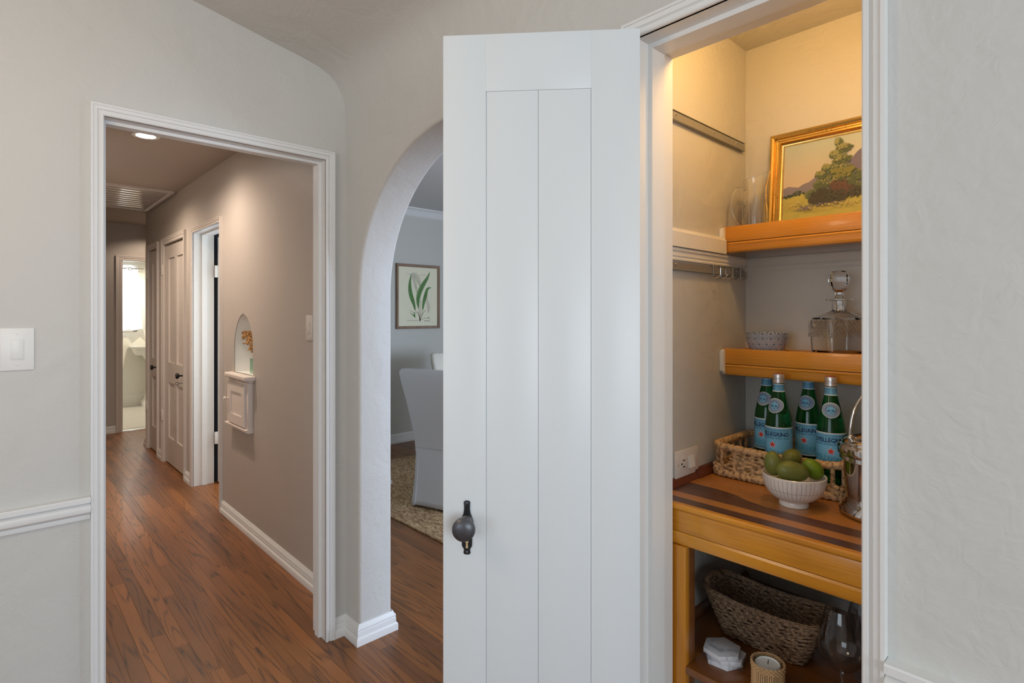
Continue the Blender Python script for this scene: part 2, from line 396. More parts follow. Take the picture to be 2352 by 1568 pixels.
# --- hall shell
HX = 1.205
nic = []
ny0, ny1, nz0 = 3.70, 4.065, 1.03
nc = (ny0+ny1)/2; hw = (ny1-ny0)/2
def nichepoly(g=0):
    p = [(ny0-g, nz0-g), (ny1+g, nz0-g), (ny1+g, 1.235)]
    for t in (.25, .5, .75, .9): p.append((ny1+g-(hw+g)*(1-math.cos(t*PI/2))**.9*1.0, 1.235+(.185+g)*math.sin(t*PI/2)**1.1))
    p.append((nc, 1.425+g))
    for t in (.9, .75, .5, .25): p.append((ny0-g+(hw+g)*(1-math.cos(t*PI/2))**.9*1.0, 1.235+(.185+g)*math.sin(t*PI/2)**1.1))
    p.append((ny0-g, 1.235)); return p
DW0, DW1 = 4.372, 5.13      # doorway in hall wall
wallH = plate('wall_hall_right', [(WA1, 0), (DW0-.012, 0), (DW0-.012, 2.102), (DW1+.012, 2.102), (DW1+.012, 0), (5.42, 0), (5.42, 2.09), (6.19, 2.09), (6.19, 0), (6.49, 0), (6.49, 2.09), (6.93, 2.09), (6.93, 0), (7.09, 0), (7.09, 2.6), (WA1, 2.6)],
      [nichepoly(.003)], .15, lambda u, v, w_: (HX+w_, u, v), M['wallhall']); struct(wallH)
# niche lining
mb = MB(); np_ = nichepoly(); n = len(np_); D = .125
mb.add([(HX+.004, u, v) for u, v in np_]+[(HX+D, nc+(u-nc)*.8, nz0+(v-nz0)*.93) for u, v in np_], [(i, (i+1) % n, (i+1) % n+n, i+n) for i in range(n)])
mb.add([(HX+D, nc+(u-nc)*.8, nz0+(v-nz0)*.93) for u, v in np_], [tuple(range(n))])
mb.build('niche_lining', mat('niche_white', (.80, .80, .76), .6), wallH, smooth=50)
struct(BOX('wall_hall_left', M['wallhall'], None, .0, .10, WA1, 8.3, 0, 2.6))
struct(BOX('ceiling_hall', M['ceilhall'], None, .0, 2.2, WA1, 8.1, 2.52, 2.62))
struct(plate('wall_hall_end', [(.0, 0), (1.128, 0), (1.128, 2.085), (1.80, 2.085), (1.80, 0), (2.3, 0), (2.3, 2.6), (.0, 2.6)], [], .12, lambda u, v, w_: (u, 8.1+w_, v), M['wallhall']))
struct(BOX('wall_hall_corner', M['wallhall'], None, HX+.15, 2.2, 7.0, 7.09, 0, 2.6))
struct(BOX('wall_hall_nook', M['wallhall'], None, 2.2, 2.3, 7.0, 8.1, 0, 2.6))
# header above wall A between room and hall ceiling is wall_far itself
# --- closet backs behind closed hall doors
struct(BOX('wall_closet_back', M['wallhall'], None, HX+.151, HX+.25, 5.216, 7.0, 0, 2.6))
# --- side room behind the open hall doorway
struct(BOX('wall_side_room_near', M['bathwall'], None, HX+.15, 2.39, 4.10, 4.20, 0, 2.6))
struct(BOX('wall_side_room_back', M['bathwall'], None, 2.33, 2.375, 4.20, 5.45, 0, 2.6))
struct(BOX('wall_side_room_far', mat('navy_gap_shade', (.02, .024, .035), .6), None, HX+.151, 2.33, 5.165, 5.215, 0, 2.6))  # dark navy colour stands in for shade in the gap behind the door leaf
struct(BOX('ceiling_side_room', M['bathwall'], None, HX+.15, 2.39, 4.10, 5.52, 2.52, 2.62))
# --- dining room
DY = 5.33
struct(BOX('wall_dining_far', M['walldine'], None, 2.33, 4.9, DY, DY+.12, 0, 2.7))
struct(BOX('wall_dining_return', M['walldine'], None, 2.376, 2.40, 4.06, DY, 0, 2.7))
struct(BOX('wall_dining_side', M['walldine'], None, WB1+.05, 2.40, 4.06, 4.099, 0, 2.7))
struct(BOX('wall_dining_left', M['walldine'], None, HX+.151, HX+.20, 2.431, 4.06, 0, 2.7))
struct(plate('wall_dining_right', [(-1.2, 0), (5.4, 0), (5.4, 2.7), (-1.2, 2.7)], [[(.2, .7), (2.2, .7), (2.2, 2.3), (.2, 2.3)]], .12, lambda u, v, w_: (4.8+w_, u, v), M['walldine']))
struct(plate('wall_dining_near', [(1.98, 0), (4.9, 0), (4.9, 2.7), (1.98, 2.7)], [[(3.1, .65), (4.7, .65), (4.7, 2.05), (3.1, 2.05)]], .12, lambda u, v, w_: (u, -1.3+w_, v), M['walldine']))
window('window_5', 3.1, 4.7, .65, 2.05, lambda u, v, d: (u, -1.28+d, v))
struct(BOX('ceiling_dining', mat('dining_ceiling_paint', (.62, .62, .62), .8), None, WB1, 4.9, -1.3, 5.45, 2.62, 2.72))
window('window_3', .2, 2.2, .7, 2.3, lambda u, v, d: (4.80+d, u, v))
# --- pantry shell
PXB, PYL, PYR, PZ = 1.927, .855, .17, 2.344
pb = struct(BOX('wall_pantry_back', M['wallpantry'], None, PXB, PXB+.05, PYR-.05, PYL+.05, 0, 2.5))
pl = struct(BOX('wall_pantry_left', M['wallpantry'], None, WB1, PXB, PYL, PYL+.05, 0, 2.5))
struct(BOX('wall_pantry_right', M['wallpantry'], None, WB1, PXB, PYR-.05, PYR, 0, 2.5))
struct(BOX('ceiling_pantry', M['wallpantry'], None, WB1, PXB+.05, PYR-.05, PYL+.05, PZ, PZ+.05))
# --- bathroom
struct(BOX('wall_bath_back', M['bathwall'], None, .4, 2.9, 10.36, 10.46, 0, 2.6))
struct(BOX('wall_bath_left', M['bathwall'], None, .3, .4, 8.22, 10.46, 0, 2.6))
struct(BOX('wall_bath_right', M['bathwall'], None, 2.8, 2.9, 8.22, 10.46, 0, 2.6))
struct(BOX('ceiling_bath', M['bathwall'], None, .3, 2.9, 8.22, 10.46, 2.5, 2.6))
# mosaic bath floor
N = NT('white_mosaic_tile'); tc = N.n('ShaderNodeTexCoord'); br = N.n('ShaderNodeTexBrick')
br.inputs['Scale'].default_value = 20; br.inputs['Mortar Size'].default_value = .04; br.inputs['Color1'].default_value = (.78, .77, .73, 1); br.inputs['Color2'].default_value = (.72, .71, .67, 1); br.inputs['Mortar'].default_value = (.42, .40, .36, 1)
br.inputs['Brick Width'].default_value = .5; br.inputs['Row Height'].default_value = .5
N.l(tc.outputs['Object'], br.inputs[0]); N.l(br.outputs[0], N.b.inputs['Base Color']); N.b.inputs['Roughness'].default_value = .3
struct(BOX('floor_bath', N.m, None, .3, 2.9, 8.20, 10.46, -.05, 0.0))
struct(BOX('trim_threshold', M['porcelain'], None, 1.128, 1.80, 8.08, 8.24, -.02, .014, bevel=.004))

# --- floor with planks
floor = struct(BOX('floor', M['darkpine'], None, -3.3, 4.9, -2.7, 8.2, -.08, -.014))
PWD = .0572
plens = [.42, .61, .80, 1.05, 1.32, 1.7]
def plank_mesh(L, wd):
    me = bpy.data.meshes.new('floorboard'); g = .0003; t = .0006
    v = [(g*.4, g*.4, -.014), (wd-g*.4, g*.4, -.014), (wd-g*.4, L-g*.4, -.014), (g*.4, L-g*.4, -.014),
         (g*.4, g*.4, -t), (wd-g*.4, g*.4, -t), (wd-g*.4, L-g*.4, -t), (g*.4, L-g*.4, -t),
         (2*g, 2*g, 0), (wd-2*g, 2*g, 0), (wd-2*g, L-2*g, 0), (2*g, L-2*g, 0)]
    f = [(0, 1, 5, 4), (1, 2, 6, 5), (2, 3, 7, 6), (3, 0, 4, 7), (4, 5, 9, 8), (5, 6, 10, 9), (6, 7, 11, 10), (7, 4, 8, 11), (8, 9, 10, 11)]
    me.from_pydata(v, [], f); me.materials.append(M['oakfloor']); return me
pm = [plank_mesh(l, PWD) for l in plens]
S_, C_ = math.sin(YAW), math.cos(YAW)
def seen(x, y):
    d = S_*x+C_*y; r = C_*x-S_*y
    if d < 2.0: return False
    px = 1176+1270*r/d; py = 722+1270*1.42/d
    if py > 1590: return False
    if x < 1.2: return 225 < px < 800 and (y < 8.1) and (x > .1)
    if y > 2.1: return 880 < px < 1035 or (px < 350 and y > 7.0)
    return 800 < px < 1035
rest = MB(); cand = []
rng = random.Random(3)
nx = int((4.8+3.1)/PWD)
for i in range(nx):
    x = -3.1+i*PWD; y = -2.7-rng.random()*1.5
    while y < 8.08:
        k = rng.randrange(len(plens)); L = plens[k]
        vis = any(seen(x+PWD/2, y+L*q) for q in (0, .15, .3, .5, .7, .85, 1)) and y+L < 8.13
        if y+L > 8.13:
            if y < 8.0:
                rest.box(x+.0003, x+PWD-.0003, y, 8.13, -.0135, 0)
        elif vis:
            dd = max(2, S_*x+C_*(y+L/2)); cand.append((L/dd/dd, k, x, y))
        else: rest.box(x+.0003, x+PWD-.0003, y+.0003, y+L-.0003, -.0135, 0)
        y += L
cand.sort(reverse=True)
for q, (_, k, x, y) in enumerate(cand):
    if q < 298:
        po = bpy.data.objects.new('floorboard', pm[k]); link(po, floor); po.location = (x, y, 0)
    else: rest.box(x+.0003, x+PWD-.0003, y+.0003, y+plens[k]-.0003, -.0135, 0)
ro = rest.build('floorboards_beyond', M['oakfloor'], floor, smooth=0); ro['kind'] = 'stuff'

# --- trims -------------------------------------------------------------
CAS = [(0, 0), (0, .012), (.003, .015), (.010, .015), (.0125, .011), (.0155, .011), (.019, .017), (.030, .018), (.0305, .021), (.037, .021), (.037, 0)]
BASE = [(0, 0), (.020, 0), (.020, .026), (.017, .033), (.013, .036), (.013, .056), (.0105, .060), (.013, .064), (.011, .071), (.005, .079), (.003, .086), (0, .086)]
tn = [0]
def trim(mb, m=None, parent=None, smooth=40):
    tn[0] += 1
    o = mb.build('trim_%d' % tn[0], m or M['white'], parent, smooth=smooth); struct(o); return o
# hall doorway casing, jamb and stop
trim(MB().sweep([(AX0, WA0, 0), (AX0, WA0, AH), (AX1, WA0, AH), (AX1, WA0, 0)], CAS, (0, -1, 0)))
def jamb_y(x0, x1, h, y0, y1, m=None, stop=None):
    mb = MB().box(x0-.012, x0, y0, y1, 0, h).box(x1, x1+.012, y0, y1, 0, h).box(x0-.012, x1+.012, y0, y1, h, h+.012)
    if stop: 
        a, b = stop
        mb.box(x0, x0+.011, a, b, 0, h).box(x1-.011, x1, a, b, 0, h).box(x0+.011, x1-.011, a, b, h-.011, h)
    return trim(mb, m)
jamb_y(AX0, AX1, AH, WA0-.004, WA1+.004, stop=(2.352, 2.392))
def jamb_x(y0, y1, h, x0, x1, m=None, stop=None):
    mb = MB().box(x0, x1, y0-.012, y0, 0, h).box(x0, x1, y1, y1+.012, 0, h).box(x0, x1, y0-.012, y1+.012, h, h+.012)
    if stop:
        a, b = stop
        mb.box(a, b, y0, y0+.012, 0, h).box(a, b, y1-.012, y1, 0, h).box(a, b, y0+.012, y1-.012, h-.012, h)
    return trim(mb, m)
# pantry doorway
trim(MB().sweep([(WB0, PY1, 0), (WB0, PY1, PH), (WB0, PY0, PH), (WB0, PY0, 0)], CAS, (-1, 0, 0)))
jamb_x(PY0, PY1, PH, WB0-.006, WB1-.002, stop=(1.193, 1.25))
# hall side doorways
trim(MB().sweep([(HX, DW1, 0), (HX, DW1, 2.09), (HX, DW0, 2.09), (HX, DW0, 0)], CAS, (-1, 0, 0)), M['greypaint'])
jamb_x(DW0, DW1, 2.09, HX-.004, HX+.154, stop=(HX+.06, HX+.10))
CAS2 = [(a*1.55, b) for a, b in CAS]
for y0, y1 in ((5.42, 6.19), (6.49, 6.93)):
    trim(MB().sweep([(HX, y1, 0.0), (HX, y1, 2.09), (HX, y0, 2.09), (HX, y0, 0.0)], CAS2, (-1, 0, 0)), M['greypaint'])
trim(MB().sweep([(1.128, 8.1, 0), (1.128, 8.1, 2.075), (1.80, 8.1, 2.075), (1.80, 8.1, 0)], CAS2, (0, -1, 0)), M['greypaint'])
jamb_y(1.140, 1.788, 2.073, 8.098, 8.224, M['greypaint'])
# baseboards (room on the left of travel)
def base(name, path, m=None, prof=BASE):
    o = MB().sweep(path, prof, (0, 0, 1)).build(name, m or M['white'], smooth=40); struct(o); return o
base('baseboard_corner', [(1.312, 2.429, 0), (1.312, 2.19, 0), (1.15, 2.19, 0), (1.15, WA0, 0), (AX1+.038, WA0, 0)])
base('baseboard_hall_right', [(HX, WA1+.005, 0), (HX, DW0-.040, 0)])
base('baseboard_hall_far', [(HX, DW1+.040, 0), (HX, 5.42-.060, 0)])
base('baseboard_hall_pier', [(HX, 6.19+.060, 0), (HX, 6.49-.060, 0)])
base('baseboard_hall_end_pier', [(HX, 6.93+.060, 0), (HX, 7.09, 0), (1.9, 7.09, 0)])
base('baseboard_hall_end', [(1.128-.06, 8.1, 0), (.102, 8.1, 0)])
base('baseboard_dining', [(4.8, DY, 0), (2.40, DY, 0), (2.40, 4.06, 0), (1.405, 4.06, 0)], prof=[(a*1.1, b*1.2) for a, b in BASE])
base('baseboard_far', [(AX0-.038, WA0, 0), (-3.1, WA0, 0)])
base('baseboard_right', [(WB0, -2.5, 0), (WB0, PY0-.038, 0)])
base('baseboard_bath', [(2.8, 10.36, 0), (.4, 10.36, 0)], M['bathwall'], prof=[(0, 0), (.03, 0), (.03, .06), (.02, .07), (.02, .165), (.01, .178), (0, .178)])
# crown in dining room
o = MB().sweep([(4.8, DY, 2.62), (2.40, DY, 2.62), (2.40, 4.06, 2.62)], [(0, 0), (.075, 0), (.07, -.012), (.055, -.018), (.045, -.035), (.02, -.058), (.016, -.075), (.008, -.082), (0, -.09)], (0, 0, 1)).build('trim_crown', M['white'], smooth=40); struct(o)
# chair rails
RAIL = [(0, .740), (.010, .742), (.012, .750), (.011, .757), (.017, .760), (.027, .768), (.030, .778), (.028, .788), (.020, .794), (.016, .796), (.016, .799), (.030, .801), (.030, .815), (.028, .818), (0, .818)]
o = MB().sweep([(AX0-.038, WA0, 0), (-3.1, WA0, 0)], RAIL, (0, 0, 1)).build('trim_chair_rail', M['white'], smooth=30); struct(o)
o = MB().sweep([(WB0, -2.5, 0), (WB0, PY0-.038, 0)], RAIL, (0, 0, 1)).build('trim_chair_rail', M['white'], smooth=30); struct(o)

# ================================================================= DOORS
# pantry door, plank-panelled, swung open; local: x along width from hinge, y thickness (front face y=0 toward camera), z up
DWD, DTH, DHT = .469, .036, 2.087
ang = math.atan2(.731, -.682)
d1 = empty('door_1', (1.1093, .7425, .006), ang+math.radians(-.6)); struct(d1)
# in local frame x axis=(−.68,.73); local y = rotate 90° ccw = (−.73,−.68) -> toward camera
F = 0.0
def dbox(name, x0, x1, z0, z1, y1=0, y0=-DTH, bevel=.0012):
    return BOX(name, M['doorwhite'], d1, x0, x1, y0, y1, z0, z1, bevel=bevel)
ST = .114; FRZ = .104
dbox('stile', 0, ST, 0, DHT, bevel=.0005); dbox('stile', DWD-FRZ, DWD, 0, DHT, bevel=.0003)
dbox('rail', ST, DWD-FRZ, DHT-.137, DHT, y1=-.00005, bevel=.0003); dbox('rail', ST, DWD-FRZ, 0, .20, y1=-.00005, bevel=.0003)
pw = (DWD-FRZ-ST)/2
for k in range(2): dbox('plank', ST+k*pw+.0002, ST+(k+1)*pw-.0002, .20, DHT-.137, y1=-.0018, y0=-.030, bevel=.0014)
# escutcheon and knob
def escutcheon(parent, cx, cz, y, s=1, mname='black', sg=1, keyhole=True, smallscrews=True):
    pts = []
    prof = [(-.0645, .004), (-.0635, .0065), (-.060, .0085), (-.054, .0068), (-.050, .0085), (-.044, .0120), (-.030, .0125), (-.018, .0125), (-.008, .0150), (.008, .0150), (.022, .0135), (.034, .0085), (.044, .0068), (.054, .0070), (.060, .0078), (.0635, .0060), (.0645, .003)]
    out = [(w_, z) for z, w_ in prof] + [(-w_, z) for z, w_ in reversed(prof)]
    mb = MB().prism([(a*s, b*s) for a, b in out], lambda u, v: (cx+u, y, cz+v), lambda u, v: (cx+u, y+.004*sg, cz+v))
    e = mb.build('escutcheon', M[mname], parent, bevel=.0008)
    if keyhole:
        k = MB()
        hole = [(.0038*math.sin(t), -.034+.0038*math.cos(t)) for t in [2*PI*i/14 for i in range(3, 12)]]
        hh = [(.004*math.cos(a), -.0335+.004*math.sin(a)) for a in [math.radians(q) for q in range(-60, 241, 20)]]+[(-.0032, -.0490), (.0032, -.0490)]
        k.prism([(a*s, b*s) for a, b in hh], lambda u, v: (cx+u, y+.0042*sg, cz+v), lambda u, v: (cx+u, y+.0046*sg, cz+v))
        k.build('keyhole', M['brass'], e)
    if smallscrews:
        for zz in (.0585, -.0585):
            sm = MB().sphere((cx, y+.0042*sg, cz+zz*s), (.0038*s, .0016, .0038*s), 10, 6).build('screw', M['knob'], e)
    return e
RX = Matrix.Rotation(-PI/2, 4, 'X')   # z -> +y
ex, ez = DWD-.0585, .902
escutcheon(d1, ex, ez, 0)
mb = MB().lathe([(.0001, .0), (.0165, .001), (.0165, .006), (.011, .010), (.0085, .018), (.0085, .030), (.012, .034), (.021, .037), (.0265, .043), (.0275, .049), (.0262, .055), (.021, .0595), (.012, .0625), (.0001, .0635)], (ex, .003, ez+.014), 40, M=RX)
mb.build('knob', M['knob'], d1)
# hinges on the jamb side
for z in (.30, 1.05, 1.80):
    MB().lathe([(.0001, 0), (.005, 0), (.005, .085), (.0001, .085)], (.004, -.043, z), 12).build('hinge', M['white'], d1)

def panel_door(name, y0, y1, cols, knob_y, hinge_far=True):
    d = empty(name, (HX, y0, .0)); struct(d)
    W = y1-y0; g = .004; x = .012; H = 2.08; zb = .012
    mm = M['greypaint']
    mb = MB()
    fw = .10; zs_ = [.0+zb, .255, .775, .965, 1.955, H]
    mid = .09
    if cols == 2: cw = (W-2*g-2*fw-mid)/2; xs = [(g+fw, g+fw+cw), (W-g-fw-cw, W-g-fw)]
    else: xs = [(g+fw, W-g-fw)]
    # frame plate with holes
    holes = []
    for a, b in xs:
        for z0, z1 in ((zs_[1], zs_[2]), (zs_[3], zs_[4])): holes.append([(a, z0), (b, z0), (b, z1), (a, z1)])
    plate('door_frame', [(g, zb), (W-g, zb), (W-g, H), (g, H)], holes, .03, lambda u, v, w_: (x+w_, u, v), mm, d)
    for hl in holes:
        (a, z0), (b, _), (_, z1), _ = hl
        BOX('panel', mm, d, x+.012, x+.02, a-.002, b+.002, z0-.002, z1+.002)
    k = empty('door_knob', (x, knob_y-y0, .885)); k.parent = d
    BOX('backplate', M['black'], k, -.004, 0, -.016, .016, -.10, .055, bevel=.003)
    MB().lathe([(.0001, .0), (.012, .0), (.008, .01), (.008, .035), (.022, .042), (.027, .052), (.022, .062), (.0001, .066)], (0, 0, 0), 20, M=Matrix.Rotation(-PI/2, 4, 'Y')).build('knob', M['black'], k)
    for z in (.40, 1.80):
        BOX('hinge', mm, d, -.026, x, W+.002, W+.03, z, z+.1, bevel=.003)
    return d
d2 = panel_door('door_2', 5.42, 6.19, 2, 5.50)
mb = MB().tube([(-.002, 0, -.065), (-.04, 0, -.067)], .0022, 6)
mb.tube([(-.052+.012*math.cos(t), 0, -.067+.012*math.sin(t)) for t in [2*PI*i/12 for i in range(12)]], .0022, 6, closed=True)
k_ = [c for c in d2.children if c.name.startswith('door_knob')][0]
mb.build('key', M['black'], k_)
d3 = panel_door('door_3', 6.49, 6.93, 1, 6.56)
# open door in the hall doorway, swung into the side room
d4 = empty('door_4', (HX+.178, DW1-.012, .012), math.radians(-2.5)); struct(d4)
BOX('door_leaf', M['doorwhite'], d4, .0, .74, -.035, 0, 0, 2.06, bevel=.002)
for z in (.32, 1.72):
    BOX('hinge', M['white'], d4, -.026, .004, -.030, -.006, z, z+.10, bevel=.002)

# ================================================================= PANTRY FITTINGS
# left wall mouldings
zt = 1.668
prof = [(0, 1.6745), (.012, 1.671), (.014, 1.664), (.018, 1.660), (.018, 1.617), (.0, 1.617)]
def xsweep(mb, prof, x0, x1, y):
    n = len(prof); mb.add([(x0, y-a, b) for a, b in prof]+[(x1, y-a, b) for a, b in prof], [tuple(range(n)), tuple(reversed(range(n, 2*n)))]+[(i, i+n, (i+1) % n+n, (i+1) % n) for i in range(n)]); return mb
trim(xsweep(MB(), prof, WB1, 1.745, PYL), M['white'])
prof2 = [(0, 1.617), (.012, 1.615), (.014, 1.607), (.010, 1.603), (.010, 1.592), (.006, 1.588), (.010, 1.583), (.008, 1.574), (.004, 1.568), (0, 1.568)]
trim(xsweep(MB(), prof2, WB1, PXB, PYL), M['white'])
mb = MB(); n = len(prof2)
mb.add([(PXB-a*.6, PYL-.001, b) for a, b in prof2]+[(PXB-a*.6, PYR, b) for a, b in prof2], [(i, i+n, (i+1) % n+n, (i+1) % n) for i in range(n)])
trim(mb, M['wallpantry'])

def wall_shelf(z_top, surf, zb, label, end_len):
    r = empty('wall_shelf', (1.748, .5, surf), label=label, cat='shelf', group=None)
    X0 = 0; Ys = PYR-.5; Ye = PYL-.5-.001
    BOX('shelf_board', M['pine'], r, .018, PXB-1.748-.001, Ys, Ye, -.022, 0, bevel=.001)
    h1 = z_top-surf; mid = h1-.05
    BOX('fascia', M['pine'], r, 0, .018, Ys, Ye, mid, h1, bevel=.0018)
    # lower moulding
    b0 = zb-surf
    pr = [(.018, mid-.0015), (.002, mid-.0015), (.0, mid-.006), (.003, mid-.014), (.002, b0+.012), (.006, b0+.003), (.018, b0)]
    mb = MB(); mb.prism([(a, b) for a, b in pr], lambda u, v: (u, Ys, v), lambda u, v: (u, Ye, v)).build('fascia_moulding', M['pine'], r)
    BOX('back_ledge', M['pine'], r, PXB-1.748-.014, PXB-1.748-.001, Ys, Ye, 0, .022, bevel=.001)
    BOX('side_ledge', M['pine'], r, .02, PXB-1.748-.016, Ye-.012, Ye, 0, .018, bevel=.001)
    mb = MB(); mb.prism([(-.004, h1-.002), (0, h1-.003), (0, b0+.003), (-.004, b0+.006), (-.006-end_len, b0+.016), (-.008-end_len, h1-.008)], lambda u, v: (u, Ye-.012, v), lambda u, v: (u, Ye, v)).build('end_cap', M['white'], r, bevel=.001)['label'] = 'white painted end block'
    return r
sh1 = wall_shelf(1.706, 1.678, 1.621, 'upper varnished orange wood pantry shelf holding the framed painting', .014)
sh2 = wall_shelf(1.309, 1.281, 1.221, 'lower varnished orange wood pantry shelf holding bowls and decanter', .012)

# aluminium rails with screws
def rail(z, label):
    r = empty('hanging_rail', (WB1+.0, PYL, z), label=label, cat='rail', group=None)
    L = 1.893-WB1
    pr = [(0, .0), (0, -.029), (.013, -.0285), (.0135, -.0265), (.012, -.0255), (.012, -.0050), (.004, -.0045), (.004, -.0022), (.0125, -.0018), (.0125, 0)]
    mb = MB(); xsweep(mb, pr, 0.002, L, 0); mb.build('channel', M['alu'], r, smooth=20)
    for x in (.13, .36, .52):
        MB().sphere((x, -.012, -.013), (.0042, .003, .0042), 10, 6).build('screw', M['steel'], r)
    return r
r1 = rail(2.011, 'upper aluminium rail on the warm lit pantry wall')
r2 = rail(1.578, 'lower aluminium rail with hooks under the white moulding')
hk = None
def hook_mesh():
    pts = bez([(0, -.006, -.001), (0, -.010, .001), (0, -.0148, -.001), (0, -.0152, -.016), (.001, -.016, -.031), (.005, -.019, -.038), (.011, -.024, -.036), (.018, -.030, -.026)], 5)
    return MB().tube(pts, .0016, 8)
def Xat(px, Y):
    t = (px-1176)/1270; return Y*(S_+C_*t)/(C_-S_*t)
for i, (px, rz) in enumerate(((1636, .1), (1653, .0), (1666, -.1), (1680, .25), (1698, .1))):
    X = Xat(px, PYL-.012)
    if hk is None:
        hk = hook_mesh().build('rail_hook', M['steel']); o = hk
    else:
        o = hk.copy(); COL.objects.link(o)
    o.location = (X, PYL, 1.574); o.rotation_euler = (0, 0, rz)
    tag(o, ['wire hook farthest from the back corner of the pantry rail', 'second wire hook from the left on the lower pantry rail', 'middle wire hook of five on the lower pantry rail', 'slightly turned wire hook, fourth from left on the rail', 'wire hook nearest the back corner on the pantry rail'][i], 'hook', 'wire hooks on the lower pantry rail')

# outlet / switch combination on pantry wall (horizontal)
def plate_box(mb, w_, h, t): return mb.box(-w_/2, w_/2, -t, 0, -h/2, h/2)
ox = (Xat(1547, PYL)+Xat(1600, PYL))/2; ow = Xat(1600, PYL)-Xat(1547, PYL)
oz = 1.42-(1061-722)*1.655/1270
out = empty('wall_outlet', (ox, PYL, oz), label='ivory outlet and rocker switch plate above the pantry worktop', cat='outlet')
plate_box(MB(), ow, .081, .007).build('cover_plate', M['plasticwarm'], out, bevel=.003)
rk = MB(); rk.prism([(-.007, -.0175), (-.0135, -.0175), (-.0085, .0175), (-.007, .0175)], lambda u, v: (.004, u, v), lambda u, v: (.036, u, v)); rk.build('rocker', M['plastic'], out)
BOX('outlet_face', M['plasticwarm'], out, -.040, .002, -.0078, -.006, -.017, .017, bevel=.0006)
for x, z, h in ((-.021, .0095, .0022), (-.021, -.0095, .0022)): BOX('slot', M['hole'], out, x-.006, x+.004, -.0082, -.0074, z-.0018, z+.0018)
MB().sphere((-.034, -.0078, 0), (.0035, .0009, .0035), 10, 6).build('slot', M['hole'], out)
for x in (-.052, .052): MB().sphere((x, -.007, 0), (.003, .0012, .003), 10, 6).build('screw', M['brass'], out)

# worktop
WZ = .922
wt = empty('worktop', (1.312, .5, WZ), label='striped wooden pantry worktop with orange front edge', cat='countertop')
Y0, Y1 = PYR-.5+.001, PYL-.5-.001
xs = [0.016, .055, .095, .146, .205, .262, .315, .370, .425, .480, .540, PXB-1.312-.001]
kinds = ['d', 'l', 'd', 'l', 'l', 'l', 'l', 'd', 'l', 'l', 'l']
for i in range(len(xs)-1):
    BOX('strip', M['stripdark' if kinds[i] == 'd' else 'striplight'], wt, xs[i], xs[i+1], Y0, Y1, -.03, 0)
# short dark inlay at the left end
MB().prism([(.146, .10), (.146, Y1), (.196, Y1), (.194, .25), (.182, .19), (.160, .15)], lambda u, v: (u, v, -.0299), lambda u, v: (u, v, .0003)).build('strip', M['stripdark'], wt, smooth=0)
pr = [(0.016, 0), (.004, -.001), (0, -.005), (0, -.012), (.004, -.017), (.016, -.018)]
MB().prism(pr, lambda u, v: (u, Y0, v), lambda u, v: (u, Y1, v)).build('nosing', M['pine'], wt)
# redwood quarter rounds at the wall
qr = [(0, 0), (.016, 0), (.015, .007), (.010, .014), (.004, .020), (0, .021)]
mb = MB(); xsweep(mb, qr, .0, .33, Y1); mb.build('wall_bead', M['redwood'], wt)
mb = MB(); xsweep(mb, [(a*1.25, b*1.3) for a, b in qr], .25, PXB-1.312-.002, Y1); mb.build('wall_bead', M['redwood'], wt)
# base cabinet frame
bc = empty('base_cabinet', (1.318, .5, 0), label='varnished orange pantry base frame with open lower shelf', cat='cabinet')
BOX('apron', M['pine'], bc, 0, .0092, Y0, .285, .8495, .9035, bevel=.0008)
pr = [(.020, .848), (.001, .848), (-.002, .842), (.000, .830), (.002, .820), (.006, .813), (.020, .811)]
MB().prism(pr, lambda u, v: (u, Y0, v), lambda u, v: (u, .285, v)).build('apron_moulding', M['pine'], bc)
BOX('post', M['pinev'], bc, -.005, .0095, .283, .30, 0, .9035, bevel=.003)
BOX('post', M['pinev'], bc, .0, .020, .243, .2825, 0, .811, bevel=.002)
BOX('post', M['darkpine'], bc, .0201, .05, .243, .290, 0, .880, bevel=.002)
BOX('lower_shelf', M['darkpine'], bc, .0, PXB-1.318-.001, Y0, .243, .482, .502, bevel=.002)
BOX('lower_shelf', M['darkpine'], bc, .0505, PXB-1.318-.001, .243, Y1, .482, .502, bevel=.001)
mb = MB(); xsweep(mb, [(a, b+.502) for a, b in qr], .0, PXB-1.318-.002, Y1); mb.build('wall_bead', M['darkpine'], bc)

# pantry lamp on ceiling (above the frame)
pla = empty('pantry_lamp', (1.40, .50, PZ), label='small porcelain ceiling lampholder above the pantry opening', cat='lamp')
MB().lathe([(.0001, 0), (.05, 0), (.05, -.012), (.032, -.02), (.03, -.05), (.02, -.055), (.0001, -.055)], seg=24).build('lampholder', M['porcelain'], pla)
MB().sphere((0, 0, -.085), (.03, .03, .036), 18, 12).build('bulb', mat('bulb_glow', (1, .8, .5), .4, emit=(1, .62, .28), estr=12), pla)
pl_ = bpy.data.lights.new('pantry_light', 'POINT'); pl_.energy = 5.8; pl_.color = (1, .57, .19); pl_.shadow_soft_size = .04
plo = bpy.data.objects.new('pantry_light', pl_); COL.objects.link(plo); plo.location = (1.40, .50, PZ-.15)

